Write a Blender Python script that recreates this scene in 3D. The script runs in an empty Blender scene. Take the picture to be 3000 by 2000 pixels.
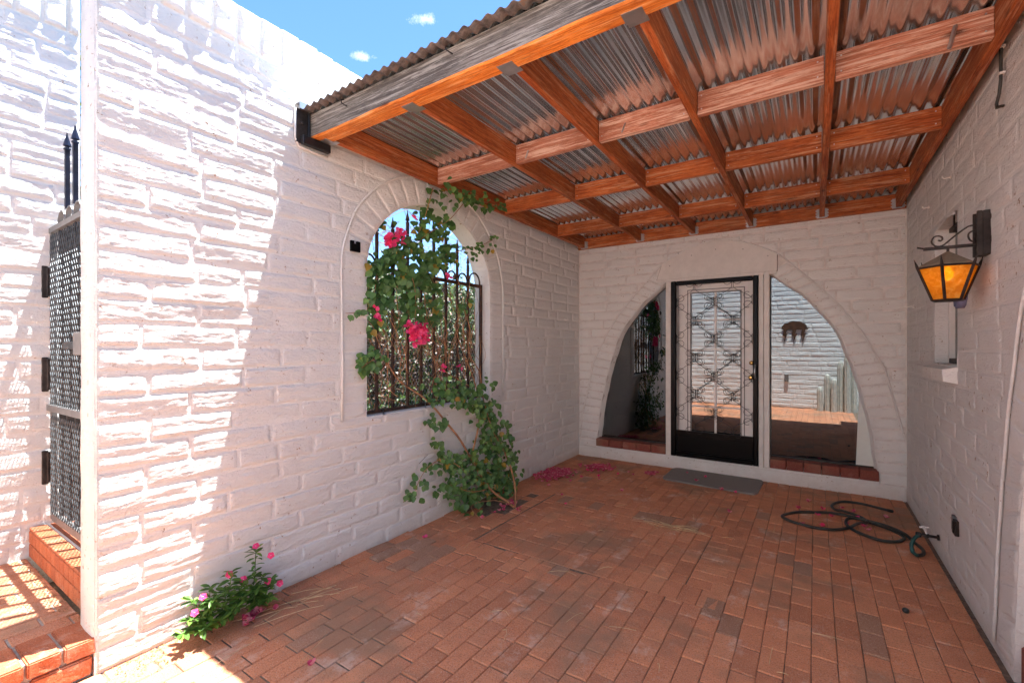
import bpy, bmesh, math, random
import numpy as np
from mathutils import Vector, Matrix
R = math.radians
rnd = random.Random(7)
scene = bpy.context.scene
COL = scene.collection

# ------------------------------------------------------------------ camera
CAMZ = 1.45
YAW = math.atan(695 / 1045)
cam = bpy.data.cameras.new('camera'); cam.lens = 16.0; cam.sensor_width = 36
cam.shift_y = 0.0053; cam.clip_start = 0.02; cam.clip_end = 900
camo = bpy.data.objects.new('camera', cam); COL.objects.link(camo)
camo.location = (0, 0, CAMZ); camo.rotation_euler = (R(90), 0, YAW)
scene.camera = camo

# ------------------------------------------------------------------ light
SUN = Vector((.087, .2125, 1)).normalized()
w = bpy.data.worlds.new('World'); scene.world = w; w.use_nodes = True
nt = w.node_tree
for n in list(nt.nodes): nt.nodes.remove(n)
def N(tree, typ, **kw):
    n = tree.nodes.new(typ)
    for k, v in kw.items(): setattr(n, k, v)
    return n
out = N(nt, 'ShaderNodeOutputWorld'); bg = N(nt, 'ShaderNodeBackground')
sky = N(nt, 'ShaderNodeTexSky', sky_type='NISHITA', sun_disc=False)
sky.sun_elevation = math.asin(SUN.z); sky.sun_rotation = math.atan2(SUN.x, SUN.y)
sky.altitude = 800; sky.air_density = .85; sky.dust_density = 0.1; sky.ozone_density = 2.0
SKY_STRENGTH = .07
bg.inputs['Strength'].default_value = SKY_STRENGTH
# a few small torn clouds, each at its own place in the sky
tc = N(nt, 'ShaderNodeTexCoord'); nz = N(nt, 'ShaderNodeTexNoise')
nz.inputs['Scale'].default_value = 60; nz.inputs['Detail'].default_value = 8; nz.inputs['Roughness'].default_value = .8
L = nt.links.new
L(tc.outputs['Generated'], nz.inputs['Vector'])
acc = None
for (cd, rad) in [((-0.5731, 0.5823, 0.5766), 0.014), ((-0.6731, 0.5279, 0.518), 0.012)]:
    c_ = Vector(cd); side = Vector((c_.y, -c_.x, .10)).normalized()
    sub = N(nt, 'ShaderNodeVectorMath', operation='SUBTRACT'); sub.inputs[1].default_value = c_; L(tc.outputs['Generated'], sub.inputs[0])
    dt = N(nt, 'ShaderNodeVectorMath', operation='DOT_PRODUCT'); dt.inputs[1].default_value = side; L(sub.outputs[0], dt.inputs[0])
    sc = N(nt, 'ShaderNodeVectorMath', operation='SCALE'); sc.inputs[0].default_value = side * .62; L(dt.outputs['Value'], sc.inputs['Scale'])
    s2 = N(nt, 'ShaderNodeVectorMath', operation='SUBTRACT'); L(sub.outputs[0], s2.inputs[0]); L(sc.outputs[0], s2.inputs[1])
    ln = N(nt, 'ShaderNodeVectorMath', operation='LENGTH'); L(s2.outputs[0], ln.inputs[0])
    dv = N(nt, 'ShaderNodeMath', operation='MULTIPLY'); dv.inputs[1].default_value = .55 / rad; L(ln.outputs['Value'], dv.inputs[0])
    ds = N(nt, 'ShaderNodeMath', operation='SUBTRACT'); L(nz.outputs['Fac'], ds.inputs[0]); L(dv.outputs[0], ds.inputs[1])
    mr = N(nt, 'ShaderNodeMapRange'); mr.inputs['From Min'].default_value = .12; mr.inputs['From Max'].default_value = .75; L(ds.outputs[0], mr.inputs['Value'])
    if acc is None: acc = mr.outputs[0]
    else:
        ad = N(nt, 'ShaderNodeMath', operation='MAXIMUM'); L(acc, ad.inputs[0]); L(mr.outputs[0], ad.inputs[1]); acc = ad.outputs[0]
mx = N(nt, 'ShaderNodeMixRGB'); mx.inputs['Color2'].default_value = (5.2, 5.3, 5.5, 1)
hs = N(nt, 'ShaderNodeHueSaturation'); hs.inputs['Saturation'].default_value = 1.15; hs.inputs['Value'].default_value = 1.0
L(acc, mx.inputs['Fac']); L(sky.outputs['Color'], hs.inputs['Color']); L(hs.outputs['Color'], mx.inputs['Color1'])
L(mx.outputs['Color'], bg.inputs['Color']); L(bg.outputs['Background'], out.inputs['Surface'])
sl = bpy.data.lights.new('sun', 'SUN'); sl.energy = 4.4; sl.angle = R(.5); sl.color = (1, .985, .965)
so = bpy.data.objects.new('sun', sl); COL.objects.link(so)
so.rotation_euler = SUN.to_track_quat('Z', 'Y').to_euler(); so.location = (0, 0, 8)
scene.view_settings.view_transform = 'Standard'; scene.view_settings.look = 'None'
scene.view_settings.exposure = 2.58; scene.view_settings.gamma = 1
scene.view_settings.use_curve_mapping = False
scene.cycles.max_bounces = 14; scene.cycles.diffuse_bounces = 12; scene.cycles.glossy_bounces = 5
scene.cycles.transparent_max_bounces = 24; scene.cycles.use_denoising = True
scene.cycles.sample_clamp_indirect = 6

# ------------------------------------------------------------------ noise
def _h(ix, iy, iz):
    n = (ix * 374761393 + iy * 668265263 + iz * 2147483647) & 0xffffffff
    n = ((n ^ (n >> 13)) * 1274126177) & 0xffffffff
    n = ((n ^ (n >> 16)) * 2246822519) & 0xffffffff
    return ((n ^ (n >> 15)) & 0xffff) / 32767.5 - 1
def vn(x, y, z=0.0):
    x = np.asarray(x, float); y = np.asarray(y, float); z = np.zeros_like(x) + z
    xi = np.floor(x).astype(np.int64); yi = np.floor(y).astype(np.int64); zi = np.floor(z).astype(np.int64)
    fx, fy, fz = x - xi, y - yi, z - zi
    fx = fx * fx * (3 - 2 * fx); fy = fy * fy * (3 - 2 * fy); fz = fz * fz * (3 - 2 * fz)
    r = 0
    for a in (0, 1):
        for b in (0, 1):
            for c in (0, 1):
                r = r + (fx if a else 1 - fx) * (fy if b else 1 - fy) * (fz if c else 1 - fz) * _h(xi + a, yi + b, zi + c)
    return r
def fbm(x, y, z=0.0, o=3):
    r = 0; a = 1.0; f = 1.0
    for i in range(o):
        r = r + a * vn(np.asarray(x) * f + 17 * i, np.asarray(y) * f + 5 * i, z); a *= .5; f *= 2.03
    return r

# ------------------------------------------------------------------ materials
MATS = {}
class MT:
    def __init__(s, name, rough=.6, metal=0.0, color=(.5, .5, .5), spec=None):
        s.m = bpy.data.materials.new(name); s.m.use_nodes = True; s.t = s.m.node_tree
        s.b = s.t.nodes['Principled BSDF']; s.out = s.t.nodes['Material Output']
        s.b.inputs['Roughness'].default_value = rough; s.b.inputs['Metallic'].default_value = metal
        s.b.inputs['Base Color'].default_value = (*color, 1)
        if spec is not None: s.b.inputs['Specular IOR Level'].default_value = spec
        g = s.n('ShaderNodeNewGeometry'); s.pos = g.outputs['Position']; s.geo = g
        MATS[name] = s.m
    def n(s, typ, **kw): return N(s.t, typ, **kw)
    def l(s, a, b): s.t.links.new(a, b)
    def noise(s, scale, detail=4, rough=.55, vec=None, stretch=(1, 1, 1), dist=0, out='Fac'):
        v = vec or s.pos
        if stretch != (1, 1, 1):
            m = s.n('ShaderNodeMapping'); m.inputs['Scale'].default_value = stretch; s.l(v, m.inputs['Vector']); v = m.outputs['Vector']
        t = s.n('ShaderNodeTexNoise'); t.inputs['Scale'].default_value = scale; t.inputs['Detail'].default_value = detail
        t.inputs['Roughness'].default_value = rough; t.inputs['Distortion'].default_value = dist
        s.l(v, t.inputs['Vector']); return t.outputs[out]
    def ramp(s, fac, stops, raw=False):
        r = s.n('ShaderNodeValToRGB'); e = r.color_ramp.elements
        while len(e) < len(stops): e.new(.5)
        for i, (p, c) in enumerate(stops):
            e[i].position = p if raw else .5 + (p - .5) * .68; e[i].color = (*(c if isinstance(c, tuple) else (c, c, c)), 1)
        s.l(fac, r.inputs['Fac']); return r.outputs['Color']
    def mix(s, fac, a, b, mode='MIX'):
        m = s.n('ShaderNodeMixRGB', blend_type=mode)
        for sock, v in ((m.inputs['Fac'], fac), (m.inputs['Color1'], a), (m.inputs['Color2'], b)):
            if isinstance(v, (int, float)): sock.default_value = v
            elif isinstance(v, tuple): sock.default_value = (*v, 1)
            else: s.l(v, sock)
        return m.outputs['Color']
    def math(s, op, a, b=0.0):
        m = s.n('ShaderNodeMath', operation=op)
        for sock, v in ((m.inputs[0], a), (m.inputs[1], b)):
            if isinstance(v, (int, float)): sock.default_value = v
            else: s.l(v, sock)
        return m.outputs[0]
    def color(s, c): s.l(c, s.b.inputs['Base Color'])
    def rough(s, c): s.l(c, s.b.inputs['Roughness'])
    def bump(s, layers):
        prev = None
        for h, dist, st in layers:
            b = s.n('ShaderNodeBump'); b.inputs['Distance'].default_value = dist; b.inputs['Strength'].default_value = st
            s.l(h, b.inputs['Height'])
            if prev is not None: s.l(prev, b.inputs['Normal'])
            prev = b.outputs['Normal']
        s.l(prev, s.b.inputs['Normal'])

def paint_wall(name, base, dirt, dirt_amt, b1, b2):
    m = MT(name, rough=.75, spec=.3)
    c = m.ramp(m.noise(1.7, 5, .6), [(.3, tuple(x * .93 for x in base)), (.7, base)])
    speck = m.ramp(m.noise(26, 5, .75), [(dirt_amt, 1.0), (dirt_amt + .05, 0.0)])
    speck2 = m.ramp(m.noise(3.1, 3, .6), [(.42, 0.0), (.6, 1.0)])
    f = m.math('MULTIPLY', speck, speck2)
    c = m.mix(f, c, dirt)
    # soft grime low on the wall, uneven top edge
    sx = m.n('ShaderNodeSeparateXYZ'); m.l(m.pos, sx.inputs[0])
    zz = m.math('ADD', sx.outputs['Z'], m.math('MULTIPLY', m.noise(7, 4, .7), .30))
    low = m.ramp(zz, [(.13, .6), (.30, 0.0)], True)
    c = m.mix(low, c, tuple(d * .45 + b * .55 for d, b in zip(dirt, base)))
    m.color(c)
    m.bump([(m.noise(9, 3, .5, stretch=(1, 1, 3.2)), .02, b1), (m.noise(42, 6, .72, stretch=(1, 1, 1.8)), .020, b2), (m.noise(150, 4, .65), .007, b2)])
    return m.m
WALL_SUN = paint_wall('painted_adobe', (.795, .80, .78), (.36, .22, .13), .26, .45, .75)
WALL_BACK = paint_wall('painted_block_smooth', (.80, .80, .775), (.33, .22, .14), .275, .3, .6)
WALL_RIGHT = paint_wall('painted_block_right', (.78, .785, .77), (.34, .24, .17), .285, .4, .7)

def plain(name, color, rough=.5, metal=0.0, var=.12, bscale=120, bstr=.15, spec=None):
    m = MT(name, rough, metal, color, spec)
    n = m.noise(14, 5, .6)
    m.color(m.ramp(n, [(.3, tuple(c * (1 - var) for c in color)), (.7, tuple(min(1, c * (1 + var)) for c in color))]))
    if bstr: m.bump([(m.noise(bscale, 3, .6), .002, bstr)])
    return m.m
def wood(name, axis, c0, c1, c2, worn=.0, wc=(.62, .45, .34)):
    m = MT(name, .62, spec=.25)
    st = {'x': (.45, 11, 11), 'y': (11, .45, 11)}[axis]
    oi = m.n('ShaderNodeObjectInfo')
    add = m.n('ShaderNodeVectorMath', operation='ADD'); m.l(m.pos, add.inputs[0])
    sc = m.n('ShaderNodeVectorMath', operation='SCALE'); sc.inputs[0].default_value = (7, 5, 3); m.l(oi.outputs['Random'], sc.inputs['Scale'])
    m.l(sc.outputs[0], add.inputs[1]); v = add.outputs[0]
    g = m.noise(6, 7, .68, vec=v, stretch=st, dist=.8)
    fine = m.noise(26, 4, .8, vec=v, stretch=st)
    c = m.ramp(g, [(.28, c0), (.48, c1), (.72, c2)])
    c = m.mix(m.ramp(fine, [(.36, .75), (.5, 0.0)]), c, tuple(x * .45 for x in c0))
    # knots
    vo = m.n('ShaderNodeTexVoronoi'); mpn = m.n('ShaderNodeMapping'); mpn.inputs['Scale'].default_value = {'x': (2.6, 7, 9), 'y': (7, 2.6, 9)}[axis]
    m.l(v, mpn.inputs['Vector']); m.l(mpn.outputs[0], vo.inputs['Vector']); vo.inputs['Scale'].default_value = 1
    c = m.mix(m.ramp(vo.outputs['Distance'], [(.07, .9), (.14, 0.0)], True), c, (.06, .02, .01))
    blot = m.ramp(m.noise(2.3, 4, .6, vec=v), [(.42, 0.0), (.68, .45)])
    c = m.mix(blot, c, tuple(x * .5 for x in c0))
    if worn:
        wr = m.ramp(m.noise(5, 8, .8, vec=v, stretch=st), [(.56 - worn * .12, 0.0), (.64 - worn * .08, min(1, .5 + worn))])
        c = m.mix(wr, c, wc)
    hv = m.mix(m.math('MULTIPLY', oi.outputs['Random'], .22), c, tuple(x * .55 for x in c1))
    m.color(hv)
    m.bump([(fine, .003, .5), (g, .004, .35)])
    return m.m
O0, O1, O2 = (.22, .042, .012), (.46, .115, .028), (.62, .21, .065)
WOOD_Y = wood('redwood_stain_long', 'y', O0, O1, O2, .12, (.60, .33, .18))
WOOD_X = wood('redwood_stain_cross', 'x', O0, (.52, .13, .03), O2, .2, (.62, .36, .2))
WOOD_PALE = wood('redwood_stain_faded', 'x', (.36, .12, .06), (.50, .20, .12), (.62, .32, .22), .55, (.68, .47, .36))
WOOD_BEAM = wood('redwood_beam_underside', 'x', (.45, .10, .015), (.72, .22, .03), (.85, .34, .07), .1, (.8, .45, .2))
WOOD_GREY = wood('weathered_grey_wood', 'x', (.08, .066, .052), (.16, .136, .11), (.27, .24, .20), .45, (.36, .33, .28))

def brick_mat(name, cols, stain=(.27, .175, .115), stain_lo=.52, haze=(.66, .53, .44), sat=1):
    m = MT(name, .82, spec=.25)
    oi = m.n('ShaderNodeObjectInfo'); at = m.n('ShaderNodeAttribute', attribute_name='tint')
    r = m.math('FRACT', m.math('ADD', m.math('MULTIPLY', oi.outputs['Random'], 1.0), at.outputs['Fac']))
    n = len(cols)
    c = m.ramp(r, [(i / (n - 1), k) for i, k in enumerate(cols)], True)
    c = m.mix(.3, c, m.ramp(m.noise(9, 5, .6), [(.3, cols[0]), (.7, cols[-1])]))
    c = m.mix(m.ramp(m.noise(150, 4, .7), [(.32, .55), (.48, 0.0)]), c, tuple(x * .45 for x in cols[0]))
    c = m.mix(m.ramp(m.noise(190, 3, .7), [(.60, 0.0), (.74, .5)]), c, haze)
    big = m.ramp(m.noise(1.15, 5, .62), [(stain_lo, 0.0), (stain_lo + .17, .72)])
    c = m.mix(big, c, stain)
    wh = m.ramp(m.noise(4.2, 6, .72, stretch=(1.1, .8, 1)), [(.60, 0.0), (.74, .42)])
    c = m.mix(wh, c, haze)
    m.color(c)
    m.bump([(m.noise(20, 4, .6), .006, .6), (m.noise(170, 4, .65), .003, .8)])
    return m.m
BRICK = brick_mat('clay_paver', [(.42, .168, .088), (.57, .222, .112), (.64, .262, .132), (.50, .205, .112), (.67, .298, .156)])
BRICK_DARK = brick_mat('clay_paver_dark', [(.34, .175, .105), (.41, .215, .135), (.38, .23, .155)], stain_lo=.6)
BRICK_STEP = brick_mat('clay_step_brick', [(.36, .10, .045), (.46, .14, .06), (.52, .17, .075)], stain_lo=.62, haze=(.55, .40, .3))
SILL_RED = brick_mat('dark_red_sill_brick', [(.20, .055, .04), (.26, .075, .055)], stain_lo=.58, haze=(.4, .25, .2))
m = MT('sandy_joint', .95); c = m.ramp(m.noise(35, 6, .7), [(.3, (.10, .07, .05)), (.7, (.24, .17, .12))]); m.color(c); m.bump([(m.noise(160, 4, .7), .004, .8)]); JOINT = m.m
m = MT('mortar', .95); c = m.ramp(m.noise(35, 6, .7), [(.3, (.30, .24, .19)), (.7, (.48, .41, .34))]); m.color(c); m.bump([(m.noise(160, 4, .7), .004, .8)]); MORTAR = m.m
m = MT('dry_earth', .95); c = m.ramp(m.noise(3, 7, .7), [(.3, (.22, .16, .11)), (.7, (.36, .28, .20))]); m.color(c); EARTH = m.m

m = MT('leaf_covered_soil', .95); c = m.ramp(m.noise(6, 7, .7), [(.3, (.035, .022, .014)), (.7, (.09, .06, .035))]); m.color(c); SOIL = m.m
m = MT('galvanised_corrugated', .19, .95)
c = m.ramp(m.noise(3.2, 6, .65, stretch=(1, .5, 1)), [(.3, (.56, .63, .68)), (.7, (.78, .85, .90))])
c = m.mix(m.ramp(m.noise(3, 4, .6, stretch=(1.6, .35, 1)), [(.62, 0.0), (.85, .25)]), c, (.5, .4, .33))
m.color(c)
m.bump([(m.noise(1.6, 1, .4), .02, .06)])
TIN = m.m
m = MT('corrugated_edge_rust', .7, .5); c = m.ramp(m.noise(22, 5, .7), [(.35, (.07, .06, .055)), (.6, (.15, .13, .12)), (.8, (.17, .10, .06))]); m.color(c); TIN_EDGE = m.m
GALV = plain('galvanised_bracket', (.55, .56, .57), .38, .9)
BLACK_STEEL = plain('black_steel', (.012, .012, .013), .4, .2, .4)
DARK_STEEL = plain('dark_rusty_steel', (.035, .028, .025), .55, .5, .5)
m = MT('rusted_iron', .8, .3); c = m.ramp(m.noise(30, 5, .7), [(.35, (.035, .025, .022)), (.6, (.09, .045, .028)), (.8, (.16, .07, .035))]); m.color(c); IRON = m.m
IRON_BLUE = plain('blue_black_iron_paint', (.010, .013, .03), .35, .3, .5)
BLACK_PAINT = plain('glossy_black_paint', (.004, .004, .0045), .28, 0, .3, spec=.12)
GREY_METAL = plain('grey_painted_metal', (.19, .185, .18), .5, .3)
MESH_METAL = plain('bare_expanded_metal', (.055, .065, .072), .4, .5, .4)
WHITE_PAINT = plain('white_trim_paint', (.68, .66, .62), .55, 0, .05, 40, .1)
WHITE_DOOR = plain('white_door_paint', (.72, .70, .67), .45, 0, .04, 40, .05)
BRASS = plain('brass', (.72, .48, .16), .22, 1.0)
RUBBER = plain('dark_rubber', (.028, .030, .026), .5, 0, .4)
GREEN_HOSE = plain('green_rubber', (.012, .07, .065), .45, 0, .3)
STEM = plain('woody_stem', (.34, .17, .08), .85, 0, .35, 60, .5)
TWIG = plain('dry_twig', (.09, .05, .03), .9, 0, .45, 60, .3)
STRAW = plain('dry_straw', (.55, .40, .22), .9, 0, .3)
WHITE_PLASTIC = plain('white_hook', (.75, .73, .70), .45, 0, .05)
SHELL = plain('blue_grey_ceramic', (.13, .14, .24), .5, 0, .35, 50, .4)
CAP_TIN = plain('lantern_cap_metal', (.30, .235, .17), .6, .4, .3)
ART = plain('rusty_brown_art_metal', (.10, .045, .022), .7, .3, .4)
CACTUS = plain('pale_cactus_skin', (.52, .52, .46), .8, 0, .15)
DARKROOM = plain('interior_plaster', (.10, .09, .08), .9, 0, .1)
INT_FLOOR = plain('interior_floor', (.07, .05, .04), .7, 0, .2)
SHADOW_GAP_DIRT = plain('dirty_shadow_gap', (.16, .12, .09), .9, 0, .4)
PALE_PANEL = plain('pale_panel', (.66, .70, .66), .6, 0, .03)
m = MT('rubber_mat', .9); wv = m.n('ShaderNodeTexChecker'); wv.inputs['Scale'].default_value = 150; m.l(m.pos, wv.inputs['Vector'])
m.color(m.mix(wv.outputs['Fac'], (.14, .13, .12), (.34, .32, .30))); m.bump([(wv.outputs['Fac'], .003, .8)]); MAT = m.m

def leaf_mat(name, a, b, c, trans=.35):
    m = MT(name, .45, spec=.4)
    oi = m.n('ShaderNodeObjectInfo'); at = m.n('ShaderNodeAttribute', attribute_name='tint')
    r = m.math('FRACT', m.math('ADD', oi.outputs['Random'], at.outputs['Fac']))
    col = m.ramp(r, [(0, a), (.55, b), (.93, c), (1, tuple(min(1, x * 1.3) for x in c))], True)
    col = m.mix(.25, col, m.ramp(m.noise(60, 4, .6), [(.3, a), (.7, c)]))
    m.color(col)
    tr = m.n('ShaderNodeBsdfTranslucent'); mixs = m.n('ShaderNodeMixShader'); mixs.inputs[0].default_value = trans
    m.l(col, tr.inputs['Color']); m.l(m.b.outputs[0], mixs.inputs[1]); m.l(tr.outputs[0], mixs.inputs[2])
    m.l(mixs.outputs[0], m.out.inputs['Surface'])
    return m.m
LEAF = leaf_mat('bougainvillea_leaf', (.040, .105, .030), (.075, .175, .048), (.15, .28, .07), .28)
LEAF_Y = leaf_mat('yellowing_leaf', (.30, .22, .03), (.36, .26, .04), (.40, .25, .06), .3)
LEAF_SUN = leaf_mat('hedge_leaf', (.014, .035, .008), (.035, .078, .014), (.10, .17, .025), .4)
LEAF_DRY = leaf_mat('dry_leaf', (.20, .10, .04), (.34, .19, .08), (.45, .28, .13), .3)
LEAF_BROWN = leaf_mat('hedge_dry_leaf', (.035, .018, .008), (.07, .035, .015), (.13, .07, .03), .25)
LEAF_V = leaf_mat('vinca_leaf', (.045, .12, .022), (.09, .21, .035), (.20, .36, .06), .35)
BRACT = leaf_mat('pink_bract', (.78, .03, .15), (.92, .06, .23), (.95, .14, .34), .4)
BRACT_DEAD = leaf_mat('fallen_bract', (.50, .03, .11), (.68, .07, .19), (.74, .34, .36), .35)
VFLOWER = leaf_mat('vinca_petal', (.62, .015, .12), (.74, .03, .18), (.80, .10, .30), .3)
PALE_PINK = plain('pale_flower_centre', (.8, .6, .6), .6, 0, .05)

def glass_mat(name, refl, tint, rough=0.0, dark=.5, gl=(1, 1, 1)):
    m = MT(name)
    g = m.n('ShaderNodeBsdfGlossy'); g.inputs['Roughness'].default_value = rough; g.inputs['Color'].default_value = (*gl, 1)
    t = m.n('ShaderNodeBsdfTransparent'); t.inputs['Color'].default_value = (*tint, 1)
    lw = m.n('ShaderNodeLayerWeight'); lw.inputs['Blend'].default_value = .25
    f = m.math('ADD', m.math('MULTIPLY', lw.outputs['Fresnel'], .5), refl)
    mxs = m.n('ShaderNodeMixShader'); m.l(f, mxs.inputs[0]); m.l(t.outputs[0], mxs.inputs[1]); m.l(g.outputs[0], mxs.inputs[2])
    b = m.n('ShaderNodeBump'); b.inputs['Distance'].default_value = .02; b.inputs['Strength'].default_value = .012
    m.l(m.noise(2.2, 2, .5), b.inputs['Height']); m.l(b.outputs[0], g.inputs['Normal'])
    m.l(mxs.outputs[0], m.out.inputs['Surface'])
    return m.m
GLASS = glass_mat('tinted_window_glass', .16, (.30, .28, .26), gl=(.88, .97, 1))
GLASS_DOOR = glass_mat('door_glass', .15, (.35, .35, .33), gl=(.92, .98, 1))
m = MT('amber_glass', .12)
n1 = m.noise(38, 3, .6, dist=.6)
m.color(m.ramp(n1, [(.3, (.62, .27, .015)), (.55, (.90, .50, .04)), (.8, (1, .72, .16))]))
m.bump([(n1, .012, .8)])
tr = m.n('ShaderNodeBsdfTranslucent'); tr.inputs['Color'].default_value = (.98, .58, .07, 1)
tp = m.n('ShaderNodeBsdfTransparent'); tp.inputs['Color'].default_value = (1, .66, .10, 1)
a1 = m.n('ShaderNodeMixShader'); a1.inputs[0].default_value = .5; a2 = m.n('ShaderNodeMixShader'); a2.inputs[0].default_value = .35
m.l(m.b.outputs[0], a1.inputs[1]); m.l(tr.outputs[0], a1.inputs[2]); m.l(a1.outputs[0], a2.inputs[1]); m.l(tp.outputs[0], a2.inputs[2])
m.l(a2.outputs[0], m.out.inputs['Surface']); AMBER = m.m
m = MT('lit_bulb', .4, color=(1, .75, .3)); m.b.inputs['Emission Color'].default_value = (1, .66, .22, 1); m.b.inputs['Emission Strength'].default_value = 1.3; BULB = m.m

# ------------------------------------------------------------------ mesh helpers
class MB:
    def __init__(s): s.v = []; s.f = []; s.mi = []; s.tint = []; s.n = 0
    def add(s, verts, faces, mi=0, tint=0.0):
        b = s.n
        s.v.extend([tuple(p) for p in verts]); s.n += len(verts)
        for q in faces: s.f.append(tuple(b + i for i in q)); s.mi.append(mi)
        s.tint.extend([tint] * len(verts))
        return s
    def box(s, a, b, mi=0, tint=0.0, bev=0.0):
        x0, y0, z0 = (min(a[i], b[i]) for i in range(3)); x1, y1, z1 = (max(a[i], b[i]) for i in range(3))
        if bev <= 0:
            V = [(x0, y0, z0), (x1, y0, z0), (x1, y1, z0), (x0, y1, z0), (x0, y0, z1), (x1, y0, z1), (x1, y1, z1), (x0, y1, z1)]
            F = [(3, 2, 1, 0), (4, 5, 6, 7), (0, 1, 5, 4), (1, 2, 6, 5), (2, 3, 7, 6), (3, 0, 4, 7)]
            return s.add(V, F, mi, tint)
        bm = bmesh.new(); bmesh.ops.create_cube(bm, size=1)
        for v in bm.verts: v.co = Vector(((x0 + x1) / 2 + v.co.x * (x1 - x0), (y0 + y1) / 2 + v.co.y * (y1 - y0), (z0 + z1) / 2 + v.co.z * (z1 - z0)))
        bmesh.ops.bevel(bm, geom=bm.edges[:], offset=bev, segments=1, affect='EDGES')
        bm.verts.index_update()
        s.add([v.co[:] for v in bm.verts], [tuple(v.index for v in f.verts) for f in bm.faces], mi, tint); bm.free(); return s
    def tube(s, pts, r, seg=6, mi=0, tint=0.0, cap=True):
        P = [Vector(p) for p in pts]; n = len(P)
        rr = r if isinstance(r, (list, tuple)) else [r] * n
        T = [(P[min(i + 1, n - 1)] - P[max(i - 1, 0)]).normalized() for i in range(n)]
        up = Vector((0, 0, 1)) if abs(T[0].z) < .9 else Vector((1, 0, 0))
        a = T[0].cross(up).normalized(); V = []; F = []
        for i in range(n):
            a = (a - T[i] * a.dot(T[i]))
            a = a.normalized() if a.length > 1e-6 else T[i].orthogonal().normalized()
            b = T[i].cross(a)
            for k in range(seg):
                t = 2 * math.pi * k / seg
                V.append(P[i] + (a * math.cos(t) + b * math.sin(t)) * rr[i])
        for i in range(n - 1):
            for k in range(seg):
                k2 = (k + 1) % seg
                F.append((i * seg + k, i * seg + k2, (i + 1) * seg + k2, (i + 1) * seg + k))
        if cap: F.append(tuple(range(seg))[::-1]); F.append(tuple((n - 1) * seg + k for k in range(seg)))
        return s.add(V, F, mi, tint)
    def prism(s, poly, origin, u, v, nrm, d0, d1, mi=0, tint=0.0):
        # poly 2D -> origin + u*x + v*y, extruded along nrm from d0 to d1
        o, u, v, nn = Vector(origin), Vector(u), Vector(v), Vector(nrm); k = len(poly)
        V = [o + u * x + v * y + nn * d for d in (d0, d1) for x, y in poly]
        F = [tuple(range(k)), tuple(range(2 * k - 1, k - 1, -1))] + [(i, i + k, (i + 1) % k + k, (i + 1) % k) for i in range(k)]
        return s.add(V, F, mi, tint)
    def lathe(s, prof, c, axis='z', seg=12, mi=0):
        V = []; F = []
        for r, h in prof:
            for k in range(seg):
                t = 2 * math.pi * k / seg; x, y = r * math.cos(t), r * math.sin(t)
                p = {'z': (x, y, h), 'x': (h, x, y), 'y': (x, h, y)}[axis]
                V.append((c[0] + p[0], c[1] + p[1], c[2] + p[2]))
        for i in range(len(prof) - 1):
            for k in range(seg):
                k2 = (k + 1) % seg; F.append((i * seg + k, i * seg + k2, (i + 1) * seg + k2, (i + 1) * seg + k))
        F.append(tuple(range(seg))[::-1]); F.append(tuple((len(prof) - 1) * seg + k for k in range(seg)))
        return s.add(V, F, mi)
    def mesh(s, name, mats, smooth=False, loc=(0, 0, 0), fixn=True):
        me = bpy.data.meshes.new(name)
        l = Vector(loc)
        me.from_pydata([(p[0] - l[0], p[1] - l[1], p[2] - l[2]) for p in s.v], [], s.f)
        mats = mats if isinstance(mats, (list, tuple)) else [mats]
        for m_ in mats: me.materials.append(m_)
        if len(mats) > 1: me.polygons.foreach_set('material_index', s.mi)
        if any(s.tint):
            at = me.attributes.new('tint', 'FLOAT', 'POINT'); at.data.foreach_set('value', s.tint)
        if fixn:
            bm = bmesh.new(); bm.from_mesh(me); bmesh.ops.recalc_face_normals(bm, faces=bm.faces); bm.to_mesh(me); bm.free()
        if smooth: me.polygons.foreach_set('use_smooth', [True] * len(me.polygons))
        me.update(); return me
    def obj(s, name, mats, parent=None, smooth=False, kind=None, loc=None, fixn=True):
        loc = Vector(loc) if loc is not None else (parent_loc(parent))
        me = s.mesh(name, mats, smooth, loc, fixn)
        o = bpy.data.objects.new(name, me); COL.objects.link(o)
        if parent is not None: o.parent = parent; o.location = loc - parent_loc(parent)
        else: o.location = loc
        if kind: o['kind'] = kind
        return o
def parent_loc(p):
    v = Vector((0, 0, 0))
    while p is not None: v += p.location; p = p.parent
    return v
def thing(name, label, cat, loc=(0, 0, 0), group=None):
    o = bpy.data.objects.new(name, None); COL.objects.link(o); o.location = loc; o.empty_display_size = .1
    o['label'] = label; o['category'] = cat
    if group: o['group'] = group
    return o
def tag(o, label, cat, group=None):
    o['label'] = label; o['category'] = cat
    if group: o['group'] = group
    return o
def structure(name, loc=(0, 0, 0)):
    o = bpy.data.objects.new(name, None); COL.objects.link(o); o.location = loc; o['kind'] = 'structure'; return o

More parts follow.
